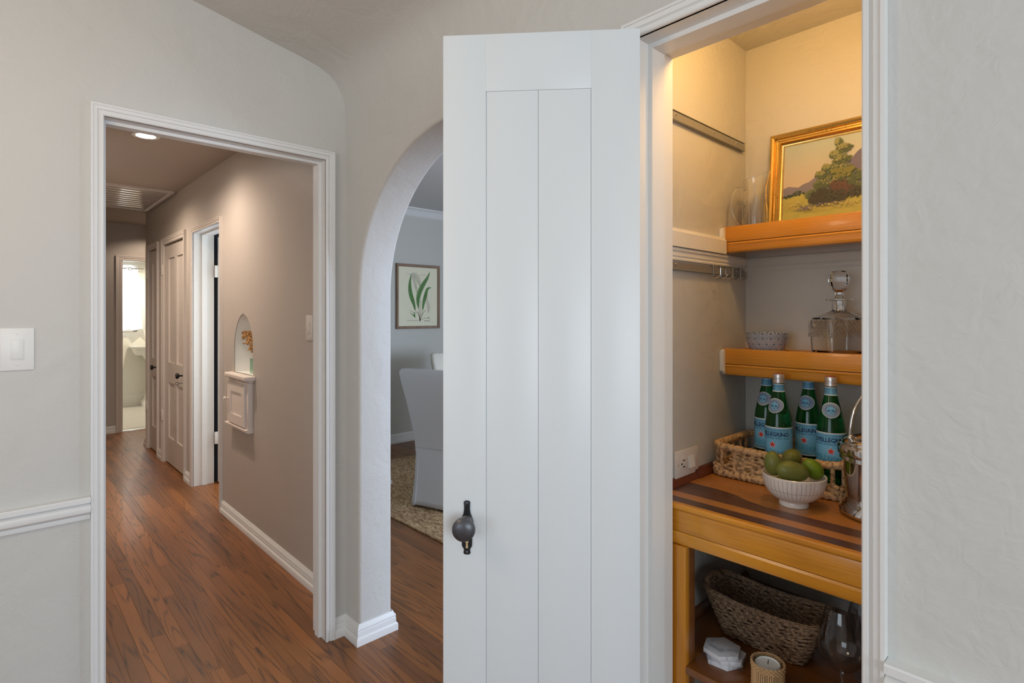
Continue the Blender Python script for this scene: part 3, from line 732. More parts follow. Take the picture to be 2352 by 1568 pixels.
# ================================================================= WALL SWITCHES, HATCH, LIGHTS
def switch(loc, rz, label, m='plastic', toggle=False):
    s = empty('light_switch', loc, rz, label=label, cat='light switch')
    plate_box(MB(), .080, .132, .006).build('cover_plate', M[m], s, bevel=.0025)
    BOX('rocker_frame', M[m], s, -.0165, .0165, -.0072, -.005, -.0335, .0335, bevel=.0008)
    mb = MB(); mb.prism([(-.0068, -.0305), (-.0082, -.0305), (-.0098, .0305), (-.0068, .0305)], lambda u, v: (-.0135, u, v), lambda u, v: (.0135, u, v)); mb.build('rocker', M[m], s, bevel=.0006)
    for z in (-.048, .048): MB().sphere((0, -.006, z), (.003, .0012, .003), 10, 6).build('screw', M[m], s)
    return s
switch((.054, WA0, 1.312), 0, 'white rocker switch plate on the wall left of the hall doorway')
switch((HX, 2.826, 1.351), -PI/2, 'ivory rocker switch plate on the brown hall wall', 'plasticwarm')

rl = empty('recessed_light', (.683, 4.02, 2.52), label='round recessed downlight glowing in the hall ceiling', cat='ceiling light')
MB().lathe([(.052, 0.002), (.052, -.004), (.066, -.006), (.075, -.003), (.075, .002)], seg=36).build('trim_ring', M['white'], rl)
MB().lathe([(.0001, -.002), (.052, -.002)], seg=36).build('lens', mat('lamp_lens', (1, 1, 1), .5, emit=(1, .93, .85), estr=14), rl)

hx0, hx1, hy0, hy1 = .45, 1.150, 5.70, 6.80
ah = empty('attic_hatch', ((hx0+hx1)/2, (hy0+hy1)/2, 2.52), label='glossy white boarded attic hatch in the hall ceiling', cat='hatch')
w2, l2 = (hx1-hx0)/2, (hy1-hy0)/2
MB().sweep([(-w2, -l2, 0), (w2, -l2, 0), (w2, l2, 0), (-w2, l2, 0)], [(0, 0), (0, -.016), (-.006, -.020), (-.03, -.020), (-.03, 0)], (0, 0, 1), closed=True).build('frame', M['greypaint'], ah)
nb = 10
for i in range(nb):
    a = -l2+.0+2*l2*i/nb
    BOX('board', M['white'] if False else mat('hatch_gloss', (.62, .58, .54), .16, coat=.6) if i == 0 else bpy.data.materials['hatch_gloss'], ah, -w2+.001, w2-.001, a+.001, a+2*l2/nb-.001, -.008, -.001, bevel=.0015)

# ================================================================= HALL NICHE GROUP
ns = empty('niche_shelf', (HX, 3.885, 1.0), label='small pale shelf with rounded edge under the hall niche', cat='shelf')
MB().prism([(0.0, -.235), (-.052, -.225), (-.060, -.215), (-.060, .20), (-.052, .215), (0, .235)], lambda u, v: (u, v, .0), lambda u, v: (u, v, .028)).build('shelf_slab', M['hallshelf'], ns, bevel=.006, seg=3)
BOX('bed_mould', M['hallshelf'], ns, -.03, 0, -.205, .215, -.016, -.001, bevel=.004)
cb = empty('wall_cabinet', (HX, 3.90, .665), label='little pale phone cabinet with recessed panel door below niche', cat='cabinet')
BOX('body', M['hallshelf'], cb, -.030, 0, -.205, .215, .022, .318, bevel=.002)
cdo = plate('door', [(-.165, .035), (.175, .035), (.175, .305), (-.165, .305)], [[(-.115, .095), (.105, .095), (.105, .245), (-.115, .245)]], .012, lambda u, v, w_: (-.031-w_, u, v), M['hallshelf'], cb)
BOX('panel', M['hallshelf'], cdo, -.036, -.031, -.118, .108, .092, .248)
MB().lathe([(.0001, 0), (.006, 0), (.005, .012), (.012, .018), (.014, .024), (.010, .030), (.0001, .032)], (-.043, .150, .19), 18, M=Matrix.Rotation(-PI/2, 4, 'Y')).build('knob', M['hallshelf'], cdo)
MB().prism([(0, 0), (-.03, .0), (-.048, .010), (-.050, .022), (-.03, .024), (0, .024)], lambda u, v: (u, -.21, v), lambda u, v: (u, .22, v)).build('bottom_mould', M['hallshelf'], cb)

vs_ = empty('bud_vase', (1.248, 3.815, 1.031), label='clear bud vase at the right edge of the hall niche', cat='vase')
MB().lathe([(.0001, 0), (.021, 0), (.023, .004), (.023, .085), (.022, .100), (.019, .100), (.020, .085), (.020, .008), (.0001, .006)], seg=24).build('vase_body', thin_glass('pale_green_glass', (.80, .90, .85)), vs_)
df = empty('dried_flowers', (1.248, 3.815, 1.05), label='tan dried flower sprigs drooping out of the bud vase', cat='dried flowers')
fm = mat('dried_tan', hexc(184, 140, 88), .8, var=.35, vscale=40); fr_ = random.Random(5)
stm = MB(); fl = MB()
for i in range(9):
    yy = .015+.115*i/8+fr_.uniform(-.01, .01); zz = .275-abs(i-6)*.012-(.012*(8-i)*.9)+fr_.uniform(-.02, .02)
    xx = fr_.uniform(-.035, .02)
    pts = bez([(0, 0, 0), (0, .005, .10), (xx*.5, yy*.4, .19), (xx, yy, zz)], 5)
    stm.tube(pts, .0009, 5)
    for k in range(9):
        q = pts[-1-k//3]; c = (q.x+fr_.uniform(-.012, .012), q.y+fr_.uniform(-.014, .014), q.z+fr_.uniform(-.02, .012))
        Mr = Matrix.Rotation(fr_.uniform(0, 6), 4, 'X') @ Matrix.Rotation(fr_.uniform(0, 6), 4, 'Y')
        fl.sphere(c, (.0052, .0052, .0145), 7, 5, M=Mr)
stm.build('stems', fm, df); fo = fl.build('flower_heads', fm, df); fo['kind'] = 'stuff'

# ================================================================= BATHROOM
def sheer():
    N = NT('sheer_white_cloth'); N.b.inputs['Base Color'].default_value = (.92, .93, .96, 1); N.b.inputs['Roughness'].default_value = .9
    tr_ = N.n('ShaderNodeBsdfTranslucent'); tr_.inputs[0].default_value = (.93, .95, .99, 1); ms = N.n('ShaderNodeMixShader'); ms.inputs[0].default_value = .6
    N.l(N.b.outputs[0], ms.inputs[1]); N.l(tr_.outputs[0], ms.inputs[2]); N.l(ms.outputs[0], N.out.inputs[0]); return N.m
cu = empty('curtain', (1.3, 10.27, 2.185), label='white grommet curtain over the bathroom window', cat='curtain')
rows = []
for j in range(14):
    v = j/13; z = -v*1.0; xr = .335+.12*v**1.2+.0; rows.append([Vector((-.30+(xr+.30)*k/60, .022*math.sin(k/60*2*PI*4.5+.6)*(1-.2*v)-.01*v, z+.012*math.sin(k*.5)*v)) for k in range(61)])
mb = MB().grid(rows); co_ = mb.build('cloth', sheer(), cu, smooth=80)
MB().tube([(-.5, 0, -.055), (.42, 0, -.055)], .009, 10).build('rod', M['steel'], cu)
for x in (-.15, .04, .235):
    MB().tube([(x+.022*math.cos(t), -.026, -.065+.022*math.sin(t)) for t in [2*PI*i/16 for i in range(16)]], .006, 8, closed=True).build('grommet', M['steel'], cu)
window('window_4', 1.05, 1.64, 1.16, 2.16, lambda u, v, d: (u, 10.338+d*.5, v))
sk = empty('pedestal_sink', (1.82, 10.14, 0), label='white pedestal sink against the bathroom back wall', cat='sink')
def rrect(wx, wy, r, n=5):
    p = []
    for cx, cy, a0 in ((wx-r, wy-r, 0), (-wx+r, wy-r, 90), (-wx+r, -wy+r, 180), (wx-r, -wy+r, 270)):
        for k in range(n+1):
            a = math.radians(a0+90*k/n); p.append((cx+r*math.cos(a), cy+r*math.sin(a)))
    return p
def loft(mb, secs, z_is_third=True, cap=True):
    n = len(secs[0][0])
    vs = [(x, y, z) for poly, z in secs for x, y in poly]
    fs = [(i*n+k, i*n+(k+1) % n, (i+1)*n+(k+1) % n, (i+1)*n+k) for i in range(len(secs)-1) for k in range(n)]
    if cap: fs += [tuple(reversed(range(n))), tuple((len(secs)-1)*n+k for k in range(n))]
    return mb.add(vs, fs)
loft(MB(), [(rrect(.24, .15, .06), .80), (rrect(.27, .18, .06), .86), (rrect(.275, .185, .06), .91)]).build('basin', M['porcelain'], sk)
loft(MB(), [(rrect(.30, .215, .05), .912), (rrect(.305, .215, .05), .935), (rrect(.295, .21, .05), .94)]).build('rim', M['porcelain'], sk, bevel=0)
loft(MB(), [(rrect(.15, .14, .04), 0), (rrect(.145, .135, .04), .07), (rrect(.11, .11, .04), .12), (rrect(.085, .09, .03), .40), (rrect(.09, .10, .03), .70), (rrect(.16, .13, .05), .80)]).build('pedestal', M['porcelain'], sk)

# ================================================================= DINING ROOM
# rug
N = NT('woven_rug'); tc = N.n('ShaderNodeTexCoord'); mp = N.n('ShaderNodeMapping'); N.l(tc.outputs['Object'], mp.inputs[0]); mp.inputs['Scale'].default_value = (90, 38, 90)
vz = N.n('ShaderNodeTexVoronoi'); vz.inputs['Scale'].default_value = 1; N.l(mp.outputs[0], vz.inputs[0])
cr = N.n('ShaderNodeValToRGB'); N.l(vz.outputs['Color'], cr.inputs[0])
cr.color_ramp.elements[0].position = .15; cr.color_ramp.elements[0].color = rgb(hexc(160, 120, 82)); cr.color_ramp.elements[1].position = .75; cr.color_ramp.elements[1].color = rgb(hexc(230, 196, 150))
n2 = N.n('ShaderNodeTexNoise'); n2.inputs['Scale'].default_value = 5; N.l(tc.outputs['Object'], n2.inputs[0])
mx = N.n('ShaderNodeMix', data_type='RGBA', blend_type='MULTIPLY'); mx.inputs[0].default_value = .5; N.l(cr.outputs[0], mx.inputs[6]); N.l(n2.outputs['Fac'], mx.inputs[7]); N.l(mx.outputs[2], N.b.inputs['Base Color'])
bp = N.n('ShaderNodeBump'); bp.inputs['Distance'].default_value = .004; N.l(vz.outputs['Distance'], bp.inputs['Height']); N.l(bp.outputs[0], N.b.inputs['Normal']); N.b.inputs['Roughness'].default_value = .95
rug = MB().box(2.03, 4.5, 1.6, 4.72, 0, .012).build('rug', N.m, bevel=.003); tag(rug, 'tan woven jute rug under the dining chairs', 'rug')
# parsons chair with slipcover. local: facing +x, origin at rear centre on floor
def dining_chair(loc, rz, label, m):
    r = empty('dining_chair', loc, rz, label=label, cat='chair')
    W = .25
    def sec(z, xb, xf, hw_, rr=.03, wav=0):
        p = rrect((xf-xb)/2, hw_, rr, 4); c = (xb+xf)/2
        return ([(x+c, y*(1+wav*math.sin(9*x+13*y))) for x, y in p], z)
    # backrest
    secs = [sec(.44, -.01, .10, .25), sec(.52, -.02, .095, .252), sec(.65, -.055, .06, .258), sec(.80, -.10, .01, .266), sec(.93, -.145, -.045, .275), sec(1.0, -.17, -.085, .275, .035), sec(1.022, -.165, -.10, .255, .03)]
    loft(MB(), secs).build('backrest', m, r, smooth=60)
    # seat
    loft(MB(), [sec(.40, .0, .53, .255), sec(.46, .0, .54, .258), sec(.495, .02, .53, .25), sec(.50, .05, .50, .22)]).build('seat', m, r, smooth=60)
    # skirt with folds
    rows = []
    base_p = rrect(.264, .250, .04, 5)
    pts = []
    for i in range(len(base_p)):
        a = Vector(base_p[i]); b = Vector(base_p[(i+1) % len(base_p)])
        for k in range(6): pts.append(a.lerp(b, k/6))
    for j in range(12):
        v = j/11; z = .47-v*.455; row = []
        for i, p in enumerate(pts):
            fl_ = 1+.085*v**2.2+.012*v*math.sin(i*.55)+.008*v*math.sin(i*1.3+1)
            row.append(Vector((p.x*fl_+.265, p.y*fl_, z+(.006*math.sin(i*.4) if j == 11 else 0))))
        rows.append(row)
    so = MB().grid(rows, closed_u=True).build('skirt', m, r, smooth=80); so.modifiers.new('s', 'SOLIDIFY').thickness = -.004
    for x, y in ((.04, .2), (.04, -.2), (.48, .2), (.48, -.2)):
        BOX('leg', M['darkpine'], r, x-.02, x+.02, y-.02, y+.02, 0.0, .42, bevel=.003)
    return r
fdir = math.atan2(.34, .94)
# back-left bottom corner at (2.23,3.48) ; panel runs (.34,-.94)
cx_, cy_ = 2.255+.34*.265, 3.475-.94*.265
dining_chair((cx_, cy_, .012), fdir, 'pale grey slipcovered dining chair seen from behind on rug', M['linen'])
dining_chair((3.42, 4.40, .012), -PI/2-.30, 'cream slipcovered dining chair farther back by the wall', M['linencream'])

# framed fern print
fx0, fx1, fz0, fz1 = 3.235, 3.815, 1.26, 1.985
fp = empty('framed_print', ((fx0+fx1)/2, DY, (fz0+fz1)/2), label='botanical fern print in a brown wooden frame', cat='picture')
fw_, fh_ = (fx1-fx0)/2, (fz1-fz0)/2
fmw = wood('weathered_frame', hexc(158, 130, 106), hexc(130, 106, 84), hexc(90, 70, 54), 2, rough=.6, coat=0, rnd=.1, ring=False)
MB().sweep([(-fw_, 0, -fh_), (fw_, 0, -fh_), (fw_, 0, fh_), (-fw_, 0, fh_)], [(0, .001), (0, .028), (.004, .032), (.024, .028), (.030, .018), (.030, .001)], (0, -1, 0), side=1, closed=True).build('frame', fmw, fp, smooth=20)
BOX('paper', mat('aged_paper', hexc(232, 228, 200), .7, var=.04, vscale=6), fp, -fw_+.03, fw_-.03, -.014, -.004, -fh_+.03, fh_-.03)
gm = mat('fern_green_ink', hexc(66, 120, 52), .8, var=.5, vscale=14); gk = mat('fern_dark_ink', hexc(44, 44, 36), .8); gb = mat('fern_brown_ink', hexc(120, 104, 84), .8)
# coordinates below: photo zoom pixels (45..950, 85..1415) -> local
def fl2(px, py): return (-fw_+(px-48)/(948-48)*2*fw_, fh_-(py-(85+(px-48)*.06))/(1415-85-(px-48)*.085)*2*fh_)
def frond(mb, spine, wl, wr, n, teeth=True, dl=.8):
    P = [fl2(*p) for p in spine]; P = bez([(a, 0, b) for a, b in P], max(2, n//len(spine)))
    m = len(P); y = -.0146
    for i in range(m-1):
        a, b = P[i], P[i+1]; t = (b-a).normalized(); nrm = Vector((t.z, 0, -t.x)); f = math.sin(PI*min(1, (i+.6)/m)**dl)
        for sgn, wd in ((1, wr), (-1, wl)):
            e = a+nrm*sgn*wd*f+t*(wd*.25); e2 = a.lerp(b, .75)+nrm*sgn*wd*f*.92+t*(wd*.25)
            q = a.lerp(b, .95 if teeth else .3)
            mb.add([(p.x, y, p.z) for p in (a, q, e2 if teeth else e.lerp(e2, .3), e)], [(0, 1, 2, 3)])
    return P
mg = MB()
frond(mg, [(435, 1050), (400, 900), (350, 760), (320, 600), (325, 450), (350, 300)], .026, .030, 46)
frond(mg, [(505, 1000), (490, 850), (520, 680), (600, 520), (690, 380), (738, 262)], .034, .028, 48)
frond(mg, [(590, 1040), (610, 880), (650, 740), (690, 600), (765, 575)], .026, .022, 34)
mg.add([(a, -.0147, b) for a, b in (fl2(300, 1012), fl2(415, 1090), fl2(425, 1060), fl2(435, 1195), fl2(405, 1160), fl2(310, 1070), fl2(400, 1130), fl2(415, 1105))], [tuple(range(8))])
mg.build('fern_leaves', gm, fp, smooth=0)
md = MB()
frond(md, [(470, 680), (440, 480), (400, 370), (345, 300)], .030, .012, 26, False)
frond(md, [(540, 560), (480, 400), (430, 320), (350, 300)], .030, .036, 26, False)
md.build('fern_outline', gk, fp, smooth=0)
mbn = MB()
frond(mbn, [(700, 1090), (715, 980), (680, 860), (660, 700)], .022, .026, 30, False)
def ln(mb, pts, wd, y=-.0148):
    P = bez([(a, y, b) for a, b in [fl2(*p) for p in pts]], 6)
    for a, b in zip(P[:-1], P[1:]):
        t = (b-a).normalized(); n_ = Vector((t.z, 0, -t.x))*wd
        mb.add([a-n_, b-n_, b+n_, a+n_], [(0, 1, 2, 3)])
for pts in ([(530, 1250), (500, 1120), (440, 1060)], [(530, 1250), (545, 1050), (540, 830)], [(530, 1250), (520, 1100), (500, 900)], [(530, 1250), (570, 1120), (590, 1040)], [(530, 1250), (590, 1100), (650, 1030)], [(530, 1250), (510, 1130), (475, 1050)]): ln(mbn, pts, .0022)
ln(mbn, [(530, 1255), (535, 1200)], .007)
mbn.build('fern_stems', gb, fp, smooth=0)['kind'] = 'stuff'
mt = MB()
ln(mt, [(560, 1235), (620, 1190), (680, 1200), (730, 1165), (700, 1185), (745, 1210)], .0016)
ln(mt, [(620, 1248), (745, 1248)], .0022)
for x0 in range(265, 500, 22): ln(mt, [(x0, 1248), (x0+8, 1236), (x0+16, 1248)], .0010)
for x0 in range(535, 650, 22): ln(mt, [(x0, 325), (x0+8, 313), (x0+16, 325)], .0008)
for x0 in range(262, 312, 18): ln(mt, [(x0, 305), (x0+7, 295), (x0+13, 305)], .0008)
mt.build('caption_script', gk, fp, smooth=0)['kind'] = 'stuff'

# ================================================================= PANTRY OBJECTS
# ---- painting
pt = empty('framed_painting', (1.878, .522, 1.680), label='landscape painting in a gilded frame leaning on the upper shelf', cat='painting')
pt.rotation_euler = (0, math.radians(5.5), 0)
PW_, PHt = .235, .334
gold = NT('worn_gold_leaf'); tc = gold.n('ShaderNodeTexCoord'); nz = gold.n('ShaderNodeTexNoise'); nz.inputs['Scale'].default_value = 130; nz.inputs['Detail'].default_value = 8; nz.inputs['Roughness'].default_value = .7
gold.l(tc.outputs['Object'], nz.inputs[0]); cr = gold.n('ShaderNodeValToRGB'); gold.l(nz.outputs['Fac'], cr.inputs[0])
cr.color_ramp.elements[0].position = .34; cr.color_ramp.elements[0].color = rgb(hexc(96, 70, 30)); cr.color_ramp.elements[1].position = .40; cr.color_ramp.elements[1].color = rgb(hexc(214, 180, 108))
gold.l(cr.outputs[0], gold.b.inputs['Base Color']); gold.b.inputs['Metallic'].default_value = .95; gold.b.inputs['Roughness'].default_value = .24
GP = [(0, 0), (0, .018), (.004, .024), (.010, .026), (.016, .022), (.018, .014), (.022, .013), (.026, .017), (.032, .018), (.036, .012), (.039, .010), (.043, .009), (.045, .004), (.045, 0)]
MB().sweep([(0, -PW_, 0), (0, -PW_, PHt), (0, PW_, PHt), (0, PW_, 0)], GP, (-1, 0, 0), side=1, closed=True).build('frame', gold.m, pt, smooth=25)
# canvas: u along -y (left=+y), v up. left = +PW_
skym = NT('painted_sky'); tc = skym.n('ShaderNodeTexCoord'); sp = skym.n('ShaderNodeSeparateXYZ'); skym.l(tc.outputs['Object'], sp.inputs[0])
mr = skym.n('ShaderNodeMapRange'); skym.l(sp.outputs['Z'], mr.inputs[0]); mr.inputs[1].default_value = .12; mr.inputs[2].default_value = .30
cr = skym.n('ShaderNodeValToRGB'); skym.l(mr.outputs[0], cr.inputs[0]); cr.color_ramp.elements[0].color = rgb(hexc(204, 182, 156)); cr.color_ramp.elements[1].color = rgb(hexc(166, 180, 172))
skym.l(cr.outputs[0], skym.b.inputs['Base Color']); skym.b.inputs['Roughness'].default_value = .45
BOX('canvas', skym.m, pt, -.006, -.001, -PW_+.03, PW_-.03, .03, PHt-.03)
IL = PW_-.045; IW = 2*IL; 
# picture coords: (a,b) a 0..1 from left across 1.0, b 0..1 from bottom
def pc(a, b, dx=0): return (-.0062-dx, IL-a*IW, .045+b*(PHt-.09))
def pp(mb, poly, dx): mb.add([pc(a, b, dx) for a, b in poly], [tuple(range(len(poly)))])
pr_ = random.Random(11)
m_hill = mat('paint_hill', hexc(128, 122, 134), .6); m_mtn = mat('paint_mountain', hexc(108, 104, 128), .6); m_mead = mat('paint_meadow', hexc(196, 178, 84), .6, var=.3, vscale=30, col2=hexc(160, 164, 90), stretch=(1, 1, 3))
mb = MB(); pp(mb, [(0, .22), (0, .43), (.04, .45), (.08, .435), (.12, .42), (.16, .455), (.20, .47), (.25, .52), (.30, .45), (.5, .4), (.5, .22)], .0002); mb.build('painted_hills', m_hill, pt, smooth=0)
mb = MB(); pp(mb, [(.40, .3), (.44, .58), (.50, .66), (.55, .76), (.62, .84), (.75, .80), (.9, .7), (1, .6), (1, .3)], .0002); mb.build('painted_mountain', m_mtn, pt, smooth=0)
mb = MB(); pp(mb, [(0, 0), (0, .30), (.1, .33), (.2, .34), (.35, .33), (.6, .25), (1, .25), (1, 0)], .0004); mb.build('painted_meadow', m_mead, pt, smooth=0)
def blobs(name, m, items, dx, n, s0, s1, seed):
    r_ = random.Random(seed); mb = MB()
    for i in range(n):
        cx, cy, rx, ry = items[r_.randrange(len(items))]
        th = r_.uniform(0, 2*PI); q = math.sqrt(r_.random())
        a = cx+rx*q*math.cos(th); b = cy+ry*q*math.sin(th); s = r_.uniform(s0, s1); k = 7; ph = r_.random()*6
        if a > 1: a = 1
        poly = [(min(1, max(0, a+s*.5*(1+.4*r_.uniform(-1, 1))*math.cos(ph+2*PI*j/k))), max(0.0, b+s*.8*(1+.4*r_.uniform(-1, 1))*math.sin(ph+2*PI*j/k))) for j in range(k)]
        pp(mb, poly, dx+i*.0000014)
    return mb.build(name, m, pt, smooth=0)
tree = [(.42, .92, .025, .05), (.46, .84, .06, .05), (.40, .77, .05, .04), (.44, .70, .07, .06), (.35, .61, .05, .05), (.30, .54, .05, .04), (.44, .56, .10, .08), (.37, .44, .10, .07), (.29, .42, .05, .05), (.50, .46, .09, .12), (.24, .30, .06, .07), (.40, .30, .15, .10), (.56, .36, .08, .15), (.66, .3, .08, .12)]
sh = lambda L, da=0, db=0, k=1: [(a+da, b+db, rx*k, ry*k) for a, b, rx, ry in L]
blobs('painted_bushes', mat('paint_far_green', hexc(66, 78, 64), .6), [(.03, .31, .03, .02), (.10, .34, .02, .03), (.13, .34, .015, .04), (.06, .32, .03, .015), (.2, .33, .06, .015)], .0006, 140, .006, .014, 1)
blobs('painted_tree', mat('paint_green', hexc(112, 118, 80), .6), tree, .0007, 1300, .008, .026, 2)
blobs('painted_tree', mat('paint_mid_green', hexc(86, 98, 68), .6), sh(tree, .008, -.015, .9), .0027, 1100, .007, .022, 3)
blobs('painted_tree', mat('paint_pale_green', hexc(140, 140, 92), .6), sh(tree[:8], -.012, .02, .7), .0044, 360, .006, .018, 4)
blobs('painted_tree', mat('paint_olive', hexc(122, 122, 66), .6), [(.45, .50, .07, .04), (.42, .56, .05, .03), (.50, .55, .04, .03)], .0050, 160, .008, .02, 8)
blobs('painted_shadow', mat('paint_brown', hexc(96, 70, 60), .6), [(.43, .37, .06, .07), (.48, .30, .06, .06)], .0053, 220, .008, .022, 5)
blobs('painted_shadow', mat('paint_dark_green', hexc(68, 66, 56), .6), [(.31, .27, .08, .08), (.52, .26, .12, .06), (.36, .20, .13, .05), (.26, .22, .05, .04)], .0054, 560, .008, .022, 6)
blobs('painted_shadow', mat('paint_violet', hexc(116, 110, 116), .6), [(.30, .15, .16, .018), (.18, .12, .06, .012)], .0063, 150, .004, .012, 7)
blobs('painted_meadow', mat('paint_straw', hexc(190, 176, 110), .6), [(.35, .10, .3, .03), (.1, .2, .1, .08), (.5, .14, .2, .02)], .0064, 260, .004, .012, 9)

# ---- glass pitcher
pit = empty('glass_pitcher', (1.812, .774, 1.679), math.atan2(-S_, C_), label='clear fluted glass pitcher beside the gilded painting', cat='pitcher')
# local +x = image right
mb = MB(); seg = 72; prof_o = [(0.001, .001), (.036, .001), (.039, .006), (.0405, .03), (.040, .08), (.036, .12), (.033, .15), (.034, .175), (.036, .190)]
prof_i = [(.033, .190), (.031, .175), (.030, .15), (.033, .12), (.0365, .08), (.037, .03), (.034, .014), (0.001, .012)]
vs2 = []; allp = prof_o+prof_i
for i, (r, z) in enumerate(allp):
    for k in range(seg):
        th = 2*PI*k/seg; rr = r; zz = z
        if i < len(prof_o) and .005 < z < .10: rr = r-.0026*(.5+.5*math.cos(th*20))
        if z > .14:
            f = (z-.14)/.05; sp_ = max(0, math.cos(th))**6
            zz = z+f*(.012*math.cos(th)+.006*sp_+.0008*math.sin(th*9)); rr = r+f*.016*sp_
        vs2.append((rr*math.cos(th), rr*math.sin(th), zz))
n = len(allp); mb.add(vs2, [(i*seg+k, i*seg+(k+1) % seg, (i+1)*seg+(k+1) % seg, (i+1)*seg+k) for i in range(n-1) for k in range(seg)])
mb.build('pitcher_body', M['clear'], pit, smooth=50)
MB().tube(bez([(-.033, 0, .145), (-.046, 0, .153), (-.064, 0, .148), (-.076, 0, .122), (-.077, 0, .085), (-.068, 0, .052), (-.052, 0, .032), (-.038, 0, .026)], 6), .0045, 12).build('handle', M['clear'], pit, smooth=60)

# ---- patterned bowls
def bowlpat(name):
    N = NT(name); tc = N.n('ShaderNodeTexCoord'); sp = N.n('ShaderNodeSeparateXYZ'); N.l(tc.outputs['Object'], sp.inputs[0])
    at = N.n('ShaderNodeMath', operation='ARCTAN2'); N.l(sp.outputs['Y'], at.inputs[0]); N.l(sp.outputs['X'], at.inputs[1])
    def math_(op, a, b=None, c=None):
        m = N.n('ShaderNodeMath', operation=op)
        for i, v in enumerate((a, b, c)):
            if v is None: continue
            if isinstance(v, (int, float)): m.inputs[i].default_value = v
            else: N.l(v, m.inputs[i])
        return m.outputs[0]
    u = math_('MULTIPLY', at.outputs[0], 17/(2*PI)); v = math_('MULTIPLY', sp.outputs['Z'], 1/.0175)
    rowi = math_('FLOOR', v); us = math_('ADD', u, math_('MULTIPLY', rowi, .5))
    fu = math_('ABSOLUTE', math_('SUBTRACT', math_('FRACT', us), .5)); fv = math_('ABSOLUTE', math_('SUBTRACT', math_('FRACT', v), .5))
    dd = math_('ADD', fu, math_('MULTIPLY', fv, .9))      # diamond distance 0 centre .. ~.95
    band = math_('FRACT', math_('MULTIPLY', dd, 4.0)); ln_ = math_('GREATER_THAN', band, .60)
    core = math_('LESS_THAN', dd, .11)
    blue = math_('MAXIMUM', ln_, core)
    mx = N.n('ShaderNodeMix', data_type='RGBA'); N.l(blue, mx.inputs[0]); mx.inputs[6].default_value = rgb(hexc(214, 218, 220)); mx.inputs[7].default_value = rgb(hexc(44, 86, 124))
    N.l(mx.outputs[2], N.b.inputs['Base Color']); N.b.inputs['Roughness'].default_value = .15; N.b.inputs['Coat Weight'].default_value = .4
    return N.m
bp_m = bowlpat('blue_diamond_glaze')
bprof = [(.030, 0), (.033, .001), (.040, .006), (.052, .026), (.060, .046), (.0655, .063), (.0640, .0635), (.058, .046), (.050, .027), (.038, .010), (.001, .007)]
for i, z in enumerate((0, .0165)):
    b_ = MB().lathe([(.001, 0)]+bprof, seg=64).build('small_bowl', bp_m, smooth=50)
    b_.location = (1.828, .742, 1.2818+z)
    tag(b_, ['lower blue and white diamond patterned bowl, under its twin', 'upper blue and white diamond patterned bowl, stacked in its twin'][i], 'bowl', 'patterned bowls stacked on the lower shelf')

# ---- decanter
dc = empty('decanter', (1.838, .535, 1.2825), math.atan2(-S_, C_)+.06, label='cut crystal square decanter with round faceted stopper', cat='decanter'); dc.scale = (.9, .9, 1)
def sq(hw_, r): return rrect(hw_, hw_*.84, r, 4)
secs = [(sq(.060, .016), 0), (sq(.066, .016), .006), (sq(.0685, .016), .05), (sq(.0705, .018), .115), (sq(.066, .022), .128), (sq(.045, .022), .140), (sq(.0235, .0195), .148), (sq(.0215, .0178), .152), (sq(.0215, .0178), .178), (sq(.040, .033), .180), (sq(.040, .033), .183), (sq(.016, .0132), .184)]
ins = [(sq(.014, .0115), .184), (sq(.0155, .0128), .15), (sq(.040, .018), .134), (sq(.060, .018), .122), (sq(.0625, .012), .10), (sq(.0615, .012), .03), (sq(.050, .02), .014)]
mb = MB(); loft(mb, secs+ins, cap=False)
n0 = len(secs[0][0]); mb.f.append(tuple(reversed(range(n0)))); tot = len(secs+ins); mb.f.append(tuple((tot-1)*n0+k for k in range(n0)))
mb.build('decanter_body', M['clear'], dc, smooth=30)
# cut diamond facets as shallow crossing ridges on the shoulders
cutm = MB()
for s in (-1, 1):
    for k in range(-5, 6):
        for face in (0, 1):
            pts = []
            for j in range(2):
                u = (k*.013+s*j*.036); z = .118-j*.048
                lim = .066
                if abs(u) > lim: u = math.copysign(lim, u)
                pts.append((u, -.0588*(1) if face == 0 else .0588, z) )
            cutm.tube(pts, .0011, 5)
            cutm.tube([(-.0702 if face == 0 else .0702, p[0]*.84, p[2]) for p in pts], .0011, 5)
cutm.build('cut_pattern', M['clear'], dc, smooth=0)
stp = MB().lathe([(.001, .150), (.011, .150), (.013, .184), (.016, .190), (.011, .196), (.011, .204), (.0185, .210), (.0275, .224), (.0315, .240), (.0300, .255), (.022, .266), (.001, .270)], seg=10)
stp.build('stopper', M['clear'], dc, smooth=0)

# ---- bottles
BP = [(.001, .004), (.025, .004), (.030, 0), (.0345, .003), (.0365, .010), (.0365, .140), (.0360, .154), (.0340, .170), (.0300, .190), (.0250, .212), (.0205, .230), (.0168, .246), (.0148, .256), (.0142, .262), (.0142, .288), (.001, .289)]
BR = .0365
lab_blue = mat('label_pale_blue', hexc(116, 186, 224), .45, var=.06, vscale=40); lab_white = mat('label_white', hexc(226, 230, 232), .45)
navy = mat('label_navy', hexc(22, 42, 84), .5); red = mat('label_red', hexc(214, 52, 48), .5); aqua = mat('label_aqua', hexc(70, 160, 200), .5); grey_b = mat('label_grey_blue', hexc(92, 112, 142), .5); capm = mat('aluminium_cap', (.72, .70, .70), .35, metal=.9); redcap = mat('cap_red_top', hexc(150, 60, 56), .5); darkcap = mat('shaded_cap', hexc(120, 126, 136), .4, metal=.5)
med_b = mat('medallion_blue', hexc(140, 164, 192), .5)
def rad_at(z):
    for (r0, z0), (r1, z1) in zip(BP[1:], BP[2:]):
        if z0 <= z <= z1 and z1 > z0: return r0+(r1-r0)*(z-z0)/(z1-z0)
    return BR
